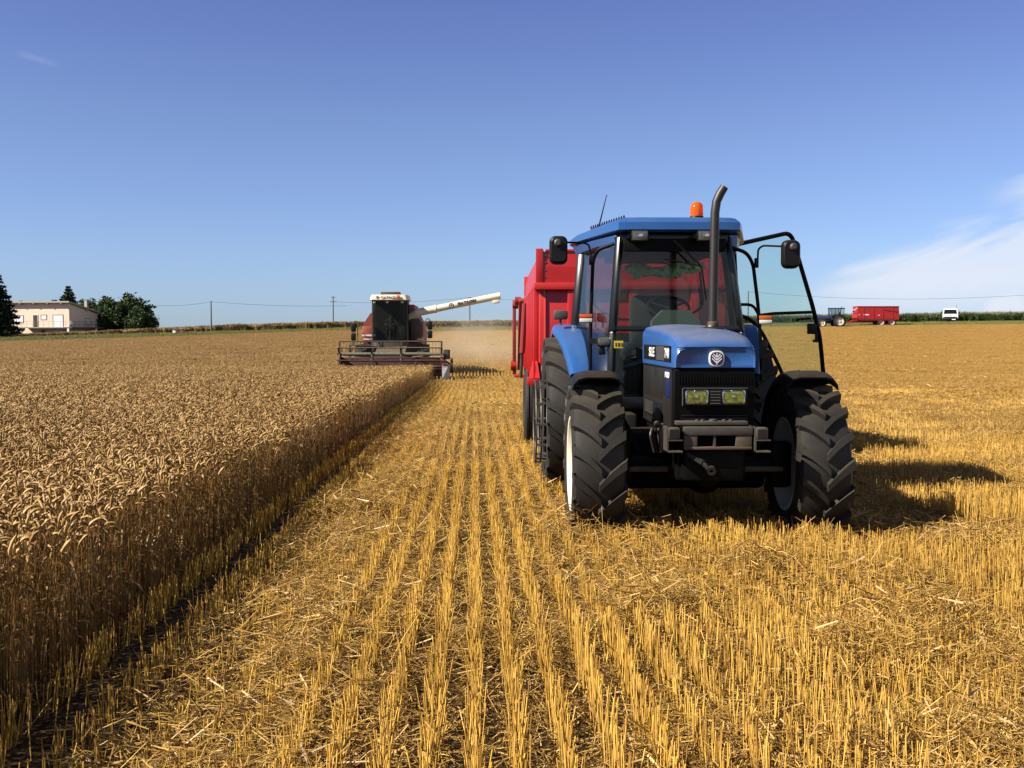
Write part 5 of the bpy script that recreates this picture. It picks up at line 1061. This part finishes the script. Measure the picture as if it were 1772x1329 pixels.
def litter_patch(name, seed, n, rad, zmax, lo, hi, wid, tilt=.25, edge=False):
    r = np.random.default_rng(seed); P = NP(); q = np.sqrt(r.random(n))*rad if edge else None; a0 = r.random(n)*6.283
    c = np.stack([q*np.cos(a0), q*np.sin(a0)], 1) if edge else (r.random((n, 2))-.5)*2*rad
    top = zmax*(1-(q/rad)**2)**.7 if edge else np.full(n, zmax); z = .012+top*r.random(n)**.75
    a = r.random(n)*6.283; el = r.normal(0, tilt, n); L_ = lo*(hi/lo)**(r.random(n)**1.5); d = np.stack([np.cos(a)*np.cos(el), np.sin(a)*np.cos(el), np.sin(el)], 1); bow = r.normal(0, .06, (n, 3))*L_[:, None]
    C = np.concatenate([c, z[:, None]], 1); path = np.stack([C-d*L_[:, None]/2, C+bow, C+d*L_[:, None]/2], 1); path[..., 2] = np.maximum(path[..., 2], .004)
    k = r.random(n); col = lerpc((.44, .225, .032), (.88, .56, .13), k); pale = r.random(n) < .04; col[pale] = (.78, .62, .34); dk = r.random(n) < .34; col[dk] *= np.array([.46, .40, .36])
    P.prisms(path, np.broadcast_to(np.array([.8, 1., .7]), (n, 3))*(wid*r.uniform(.5, 1.3, n))[:, None], 3, col)
    # flattened leaf shreds
    m_ = int(n*.5); c2 = C[r.choice(n, m_)]+r.normal(0, .03, (m_, 3)); c2[:, 2] = np.abs(c2[:, 2]); a = r.random(m_)*6.283; d = np.stack([np.cos(a), np.sin(a), r.normal(0, .35, m_)], 1)*r.uniform(.02, .08, (m_, 1)); s_ = np.stack([-np.sin(a), np.cos(a), r.normal(0, .8, m_)], 1)*wid*1.3
    g = np.stack([np.stack([c2-d-s_, c2-d+s_], 1), np.stack([c2+d-s_*.5, c2+d+s_*.5], 1)], 1); P.quads(g, lerpc((.22, .105, .022), (.62, .38, .10), r.random(m_)))
    return P.obj(name, 'straw', False)
def tuft_patch(name, seed, n, size, h0, hv, w, c0, c1, m_='leaf', bendy=.35, seedhead=None):
    r = np.random.default_rng(seed); P = NP(); xy = (r.random((n, 2))-.5)*size; h = np.clip(r.normal(h0, hv, n), h0*.3, h0*1.7); a = r.random(n)*6.283; d = np.stack([np.cos(a), np.sin(a)], 1); t = np.array([0, .5, 1.])
    pc = np.zeros((n, 3, 3)); pc[..., :2] = xy[:, None]+d[:, None]*(h[:, None]*bendy*t**2*r.random((n, 1))*2)[..., None]; pc[..., 2] = h[:, None]*(t-.15*t**2); a2 = r.random(n)*6.283; s_ = np.stack([np.cos(a2), np.sin(a2), np.zeros(n)], 1)
    g = np.stack([pc-s_[:, None]*(w*np.array([1, .8, .15]))[None, :, None], pc+s_[:, None]*(w*np.array([1, .8, .15]))[None, :, None]], 2); P.quads(g, lerpc(c0, c1, r.random(n)))
    if seedhead: 
        e = pc[:, -1]; path = np.stack([e-np.array([0, 0, .10]), e, e+np.array([0, 0, .12])+r.normal(0, .04, (n, 3))], 1); P.prisms(path, np.broadcast_to(np.array([.02, .05, .01])*w/.02, (n, 3)), 3, lerpc(seedhead[0], seedhead[1], r.random(n)))
    return P.obj(name, m_, False)
def maize_patch(name, seed, n, size, h0):
    r = np.random.default_rng(seed); P = NP(); xy = (r.random((n, 2))-.5)*size; h = r.normal(h0, h0*.07, n); path = np.zeros((n, 2, 3)); path[..., :2] = xy[:, None]; path[:, 1, 2] = h
    P.prisms(path, np.broadcast_to(np.array([.02, .012]), (n, 2)), 3, lerpc((.06, .10, .02), (.10, .15, .04), r.random(n)))
    for j in range(9):
        a = r.random(n)*6.283; d = np.stack([np.cos(a), np.sin(a)], 1); L_ = r.uniform(.35, .65, n); t = np.array([0, .35, .7, 1.]); z0 = h*(.18+.095*j); pc = np.zeros((n, 4, 3)); pc[..., :2] = xy[:, None]+d[:, None]*(L_[:, None]*t)[..., None]; pc[..., 2] = z0[:, None]+L_[:, None]*(1.0*t-1.25*t*t)
        s_ = np.stack([-d[:, 1], d[:, 0], r.normal(0, .4, n)], 1); w = np.array([.025, .045, .035, .004]); g = np.stack([pc-s_[:, None]*w[None, :, None], pc+s_[:, None]*w[None, :, None]], 2); P.quads(g, lerpc((.035, .075, .018), (.12, .18, .05), r.random(n)))
    path = np.stack([np.concatenate([xy, h[:, None]], 1), np.concatenate([xy+r.normal(0, .03, (n, 2)), h[:, None]+.28], 1)], 1); P.prisms(path, np.broadcast_to(np.array([.03, .015]), (n, 2)), 3, lerpc((.22, .20, .07), (.32, .27, .12), r.random(n)))
    return P.obj(name, 'leaf', False)

# ------------------------------------------------------------------ scattering by geometry nodes (one object per kind of ground cover)
def scatter(name, protos, pts, label, cat):
    """pts rows: x, y, z, rotz, sx, sy, sz, proto index"""
    pts = np.asarray(pts, float); col = bpy.data.collections.new(name+'_source')
    for i_, o in enumerate(protos): o.name = '%s_%02d' % (name, i_); col.objects.link(o)
    me = bpy.data.meshes.new(name); me.vertices.add(len(pts)); me.vertices.foreach_set('co', pts[:, :3].astype(np.float32).ravel())
    a = me.attributes.new('rot', 'FLOAT_VECTOR', 'POINT'); a.data.foreach_set('vector', np.stack([np.zeros(len(pts)), np.zeros(len(pts)), pts[:, 3]], 1).astype(np.float32).ravel())
    a = me.attributes.new('scl', 'FLOAT_VECTOR', 'POINT'); a.data.foreach_set('vector', pts[:, 4:7].astype(np.float32).ravel())
    a = me.attributes.new('vi', 'INT', 'POINT'); a.data.foreach_set('value', pts[:, 7].astype(np.int32)); me.update()
    o = link(name, me); ng = bpy.data.node_groups.new(name, 'GeometryNodeTree'); ng.interface.new_socket('Geometry', in_out='INPUT', socket_type='NodeSocketGeometry'); ng.interface.new_socket('Geometry', in_out='OUTPUT', socket_type='NodeSocketGeometry')
    N = ng.nodes.new; L = ng.links.new; gi = N('NodeGroupInput'); go_ = N('NodeGroupOutput'); ci = N('GeometryNodeCollectionInfo'); ci.inputs['Collection'].default_value = col; ci.inputs['Separate Children'].default_value = True; ci.inputs['Reset Children'].default_value = True
    ip = N('GeometryNodeInstanceOnPoints'); ip.inputs['Pick Instance'].default_value = True
    def na(n_, t):
        q = N('GeometryNodeInputNamedAttribute'); q.data_type = t; q.inputs[0].default_value = n_; return [s for s in q.outputs if s.enabled][0]
    L(gi.outputs[0], ip.inputs['Points']); L(ci.outputs[0], ip.inputs['Instance']); L(na('vi', 'INT'), ip.inputs['Instance Index']); L(na('rot', 'FLOAT_VECTOR'), ip.inputs['Rotation']); L(na('scl', 'FLOAT_VECTOR'), ip.inputs['Scale']); L(ip.outputs[0], go_.inputs[0])
    md = o.modifiers.new('scatter', 'NODES'); md.node_group = ng; tag(o, label, cat, None, 'stuff'); return o
rg = np.random.default_rng(99)
# standing wheat ---------------------------------------------------
WP = [wheat_patch('w', 100+k, 740, (1, 1), True) for k in range(6)] + [wheat_patch('w', 200+k, 640, (1, 1), False) for k in range(4)] + [wheat_patch('w', 300+k, 1800, (2, 2), False) for k in range(4)]
pts = []
HCUT = 49.3
def in_wheat(x, y):            # left of the cut edge; the combine has already cleared the strip behind its header
    if y > HCUT: return x < -7.35+DRIFT*(y-50)
    return x < xe(y)
y = -1.0
while y < 40:
    lim = -(y*.52+5.0); k = 0
    while True:
        x = xe(y)-.5-k; 
        if x < lim: break
        near = y < 15
        pts.append((x, y+.5, g1(x, y+.5), (0 if k == 0 else rg.integers(0, 4)*math.pi/2)+(rg.integers(0, 2)*math.pi if k == 0 else 0)+(.018 if k == 0 else 0), 1, 1, rg.normal(1, .02), rg.integers(0, 6) if near else rg.integers(6, 10))); k += 1
    y += 1.0
while y < 160.2:
    lim = -(y*.50+6); e = xe(y) if y < HCUT-1 else -7.35+DRIFT*(y-50); k = 0
    while True:
        x = e-1.0-2*k
        if x < lim: break
        pts.append((x, y+1, g1(x, y+1)+rg.normal(0, .012), rg.integers(0, 4)*math.pi/2, 1, 1, rg.normal(.93, .03), rg.integers(10, 14))); k += 1
    y += 2.0
scatter('wheat_crop', WP, pts, 'ripe standing wheat filling the left of the field up to the sharply cut edge', 'wheat')
# stubble ------------------------------------------------------------
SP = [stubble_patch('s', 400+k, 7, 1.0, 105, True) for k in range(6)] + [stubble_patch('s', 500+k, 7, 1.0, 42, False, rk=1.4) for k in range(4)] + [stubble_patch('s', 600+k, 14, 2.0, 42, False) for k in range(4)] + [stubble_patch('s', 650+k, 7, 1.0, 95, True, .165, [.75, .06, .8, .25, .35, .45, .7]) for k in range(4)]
pts = []; PW = 7*ROW
y = 1.5
while y < 38:
    k = 0
    while True:
        x = xe(y)+PW/2+.02+k*PW
        if x > y*.50+4.5: break
        crush = 1.0
        if x > .5: crush = (1.12+.28*math.sin(x*1.9+y*.7)*math.sin(y*1.3-x*.8))*rg.uniform(.9, 1.1) if y < 16 else rg.uniform(.95, 1.30)-.35*min(1, (y-16)/14)
        # wheel tracks left flattened stubble beside the swath
        pts.append((x, y+.5, g1(x, y+.5), .018+(math.pi if k and rg.random() < .5 else 0), 1, 1, crush*rg.normal(1, .05), rg.integers(14, 18) if k == 0 else rg.integers(0, 6) if y < rg.uniform(11, 19) else rg.integers(6, 10))); k += 1
    y += 1.0
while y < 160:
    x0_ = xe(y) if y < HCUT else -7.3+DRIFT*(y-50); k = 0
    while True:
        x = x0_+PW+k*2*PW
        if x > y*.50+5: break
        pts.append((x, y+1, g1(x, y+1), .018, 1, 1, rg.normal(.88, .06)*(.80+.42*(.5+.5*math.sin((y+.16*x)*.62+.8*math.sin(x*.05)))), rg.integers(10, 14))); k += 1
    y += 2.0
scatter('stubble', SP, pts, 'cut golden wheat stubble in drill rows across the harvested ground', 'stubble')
# loose straw ---------------------------------------------------------
LPs = [litter_patch('l', 700+k, 620, .5, .15, .03, .24, .0019) for k in range(5)] + [litter_patch('l', 720+k, 760, .34, .23, .03, .28, .0019, .45, True) for k in range(5)] + [litter_patch('l', 740+k, 10, .5, .18, .18, .45, .0020, .3) for k in range(4)] + [litter_patch('l', 760+k, 300, 1.0, .15, .08, .35, .0045, .3) for k in range(3)] + [litter_patch('l', 780+k, 800, .5, .06, .015, .13, .0016, .25) for k in range(4)]
pts = []
def swath(x, y):
    u_ = x-DRIFT*y; n = .5+.5*math.sin(u_*3.1+y*.9)*math.sin(y*1.7-u_*1.3)
    if -1.08 < u_ < -.66: return 3.4+.9*n
    if -.66 <= u_ < .72: return .07+.12*n
    if u_ <= -1.08: return .0
    return 1.05+.9*n
y = 1.8
while y < 30:
    x = xe(y)+.1; fade = 1.0 if y < 18 else max(0, (30-y)/12)
    while x < y*.50+3.5:
        for q in range(4):
            px_, py_ = x+rg.uniform(0, .7), y+rg.uniform(0, .7); s = swath(px_, py_)*fade
            if rg.random() < s*.31: pts.append((px_, py_, g1(px_, py_), rg.uniform(0, 6.28), 1, 1, rg.uniform(.6, 1.25), rg.integers(0, 5)))
        px_, py_ = x+.35, y+.35
        if y < 17 and px_-DRIFT*py_ > -1.2: pts.append((px_, py_, g1(px_, py_), rg.uniform(0, 6.28), 1, 1, 1, rg.integers(17, 21)))
        for q in range(2):
            px_, py_ = x+rg.uniform(0, .7), y+rg.uniform(0, .7); s = max(.16, swath(px_, py_)*(1.25 if px_-DRIFT*py_ > .7 else 1))*fade
            if px_-DRIFT*py_ < -1.15: s = 0
            if rg.random() < s*.32: sc_ = rg.uniform(.45, 1.15); pts.append((px_, py_, g1(px_, py_), rg.uniform(0, 6.28), sc_, sc_, sc_*rg.uniform(.75, 1.3), rg.integers(5, 10)))
        px_, py_ = x+rg.uniform(0, .7), y+rg.uniform(0, .7)
        if px_-DRIFT*py_ > -1.1 and rg.random() < (.15+.55*min(1, swath(px_, py_)))*fade: pts.append((px_, py_, g1(px_, py_), rg.uniform(0, 6.28), 1, 1, 1, rg.integers(10, 14)))
        x += .7
    y += .7
y = 16.0
while y < 158:
    x = (xe(y) if y < HCUT else -7.2)+.8
    while x < y*.5+4:
        ramp_ = min(1, (y-16)/8)*(1.35 if y < 45 else 1); wr = .5+.5*math.sin((y+.16*x)*.62+.8*math.sin(x*.05)); q_ = (.18+.32*min(1, swath(x, y))*(1 if y < 60 else .55)+.45*max(0, wr-.55)*(x > 6))*ramp_
        if rg.random() < q_: pts.append((x+rg.uniform(-.8, .8), y+rg.uniform(0, 1.6), g1(x, y+.8), rg.uniform(0, 6.28), 1, 1, rg.uniform(.8, 1.4), rg.integers(14, 17)))
        x += 1.6
    y += 1.6
scatter('loose_straw', LPs, pts, 'loose chopped straw lying in tangled mats over the stubble', 'straw')
# field margin : verge grass, tall dry strip on the left, maize on the right, weeds in the stubble -----------
VP = [tuft_patch('v', 800+k, 420, 2.0, .16, .06, .018, (.20, .20, .045), (.40, .34, .11)) for k in range(3)]
pts = []
for px_ in range(-120, 1960, 9):
    for d in np.arange(161.2, 176, 1.7): p = U(px_+rg.uniform(-5, 5), 600, d+rg.uniform(-.6, .6)); pts.append((p.x, p.y, g1(p.x, p.y), rg.uniform(0, 6.28), 1, 1, rg.uniform(.5, 1.5), rg.integers(0, 3)))
scatter('verge_grass', VP, pts, 'short green and yellowing grass along the far edge of the field', 'grass')
HPz = [tuft_patch('h', 830+k, 420, 2.0, .95, .14, .03, (.22, .19, .07), (.42, .31, .12), 'leaf', .12, ((.28, .17, .06), (.46, .31, .13))) for k in range(3)] 
pts = []
for px_ in range(-140, 900, 8):
    for d in np.arange(175, 187, 1.8): p = U(px_+rg.uniform(-4, 4), 600, d+rg.uniform(-.6, .6)); q = min(.86, max(.42, .42+.75*px_/700)); pts.append((p.x, p.y, g1(p.x, p.y), rg.uniform(0, 6.28), 1, 1, q*rg.uniform(.9, 1.12)*1.05, rg.integers(0, 3)))
scatter('tall_dry_grass', HPz, pts, 'strip of tall dry brownish crop along the horizon left of the tractor', 'tall grass')
MP = [maize_patch('m', 850+k, 34, 2.0, 1.22) for k in range(4)]
pts = []
for px_ in range(1180, 1960, 9):
    for d in np.arange(180, 196, 2.0): p = U(px_+rg.uniform(-4, 4), 600, d+rg.uniform(-.6, .6)); pts.append((p.x, p.y, g1(p.x, p.y), rg.uniform(0, 6.28), 1, 1, rg.uniform(.88, 1.12)*(1.0+.10*(px_-1400)/400), rg.integers(0, 4)))
scatter('maize_crop', MP, pts, 'tall green maize standing along the right hand horizon', 'maize')
GP = [tuft_patch('g', 870+k, 60, .5, .13, .05, .004, (.06, .11, .03), (.15, .20, .07)) for k in range(3)]
pts = []
for k in range(26):
    p = U(rg.normal(1590, 45), 600, 1); dd = rg.normal(12.6, .35); px_ = rg.normal(1590, 50); x = (px_-857)/1900*dd; pts.append((x, dd, g1(x, dd), rg.uniform(0, 6.28), 1, 1, rg.uniform(.6, 1.3), rg.integers(0, 3)))
scatter('green_weeds', GP, pts, 'low green weeds growing in the shadow right of the tractor', 'weeds')
# dust thrown up behind the combine -----------------------------------
dm = bpy.data.materials.new('dust'); dm.use_nodes = True; nt = dm.node_tree; nt.nodes.clear(); L = nt.links.new; o_ = nt.nodes.new('ShaderNodeOutputMaterial'); pv = nt.nodes.new('ShaderNodeVolumePrincipled'); pv.inputs['Color'].default_value = (.80, .68, .52, 1); pv.inputs['Anisotropy'].default_value = .0
t = nt.nodes.new('ShaderNodeTexCoord'); vl = nt.nodes.new('ShaderNodeVectorMath'); vl.operation = 'LENGTH'; L(t.outputs['Object'], vl.inputs[0])
n = nt.nodes.new('ShaderNodeTexNoise'); n.inputs['Scale'].default_value = 2.2; n.inputs['Detail'].default_value = 4; L(t.outputs['Object'], n.inputs['Vector'])
a = nt.nodes.new('ShaderNodeMath'); a.operation = 'MULTIPLY_ADD'; L(n.outputs[0], a.inputs[0]); a.inputs[1].default_value = .9; L(vl.outputs['Value'], a.inputs[2])
mr = nt.nodes.new('ShaderNodeMapRange'); mr.interpolation_type = 'SMOOTHSTEP'; L(a.outputs[0], mr.inputs[0]); mr.inputs[1].default_value = .75; mr.inputs[2].default_value = 1.38; mr.inputs[3].default_value = .022; mr.inputs[4].default_value = 0.0
L(mr.outputs[0], pv.inputs['Density']); L(pv.outputs[0], o_.inputs['Volume'])
me = bpy.data.meshes.new('dust_cloud'); bm = bmesh.new(); bmesh.ops.create_icosphere(bm, subdivisions=3, radius=1.0); bm.to_mesh(me); bm.free(); me.materials.append(dm)
do = link('dust_cloud', me); do.location = (-.9, 74, .5); do.scale = (6.2, 24, 3.0); tag(do, 'pale brown dust hanging behind the combine over the cut rows', 'dust', None, 'stuff')
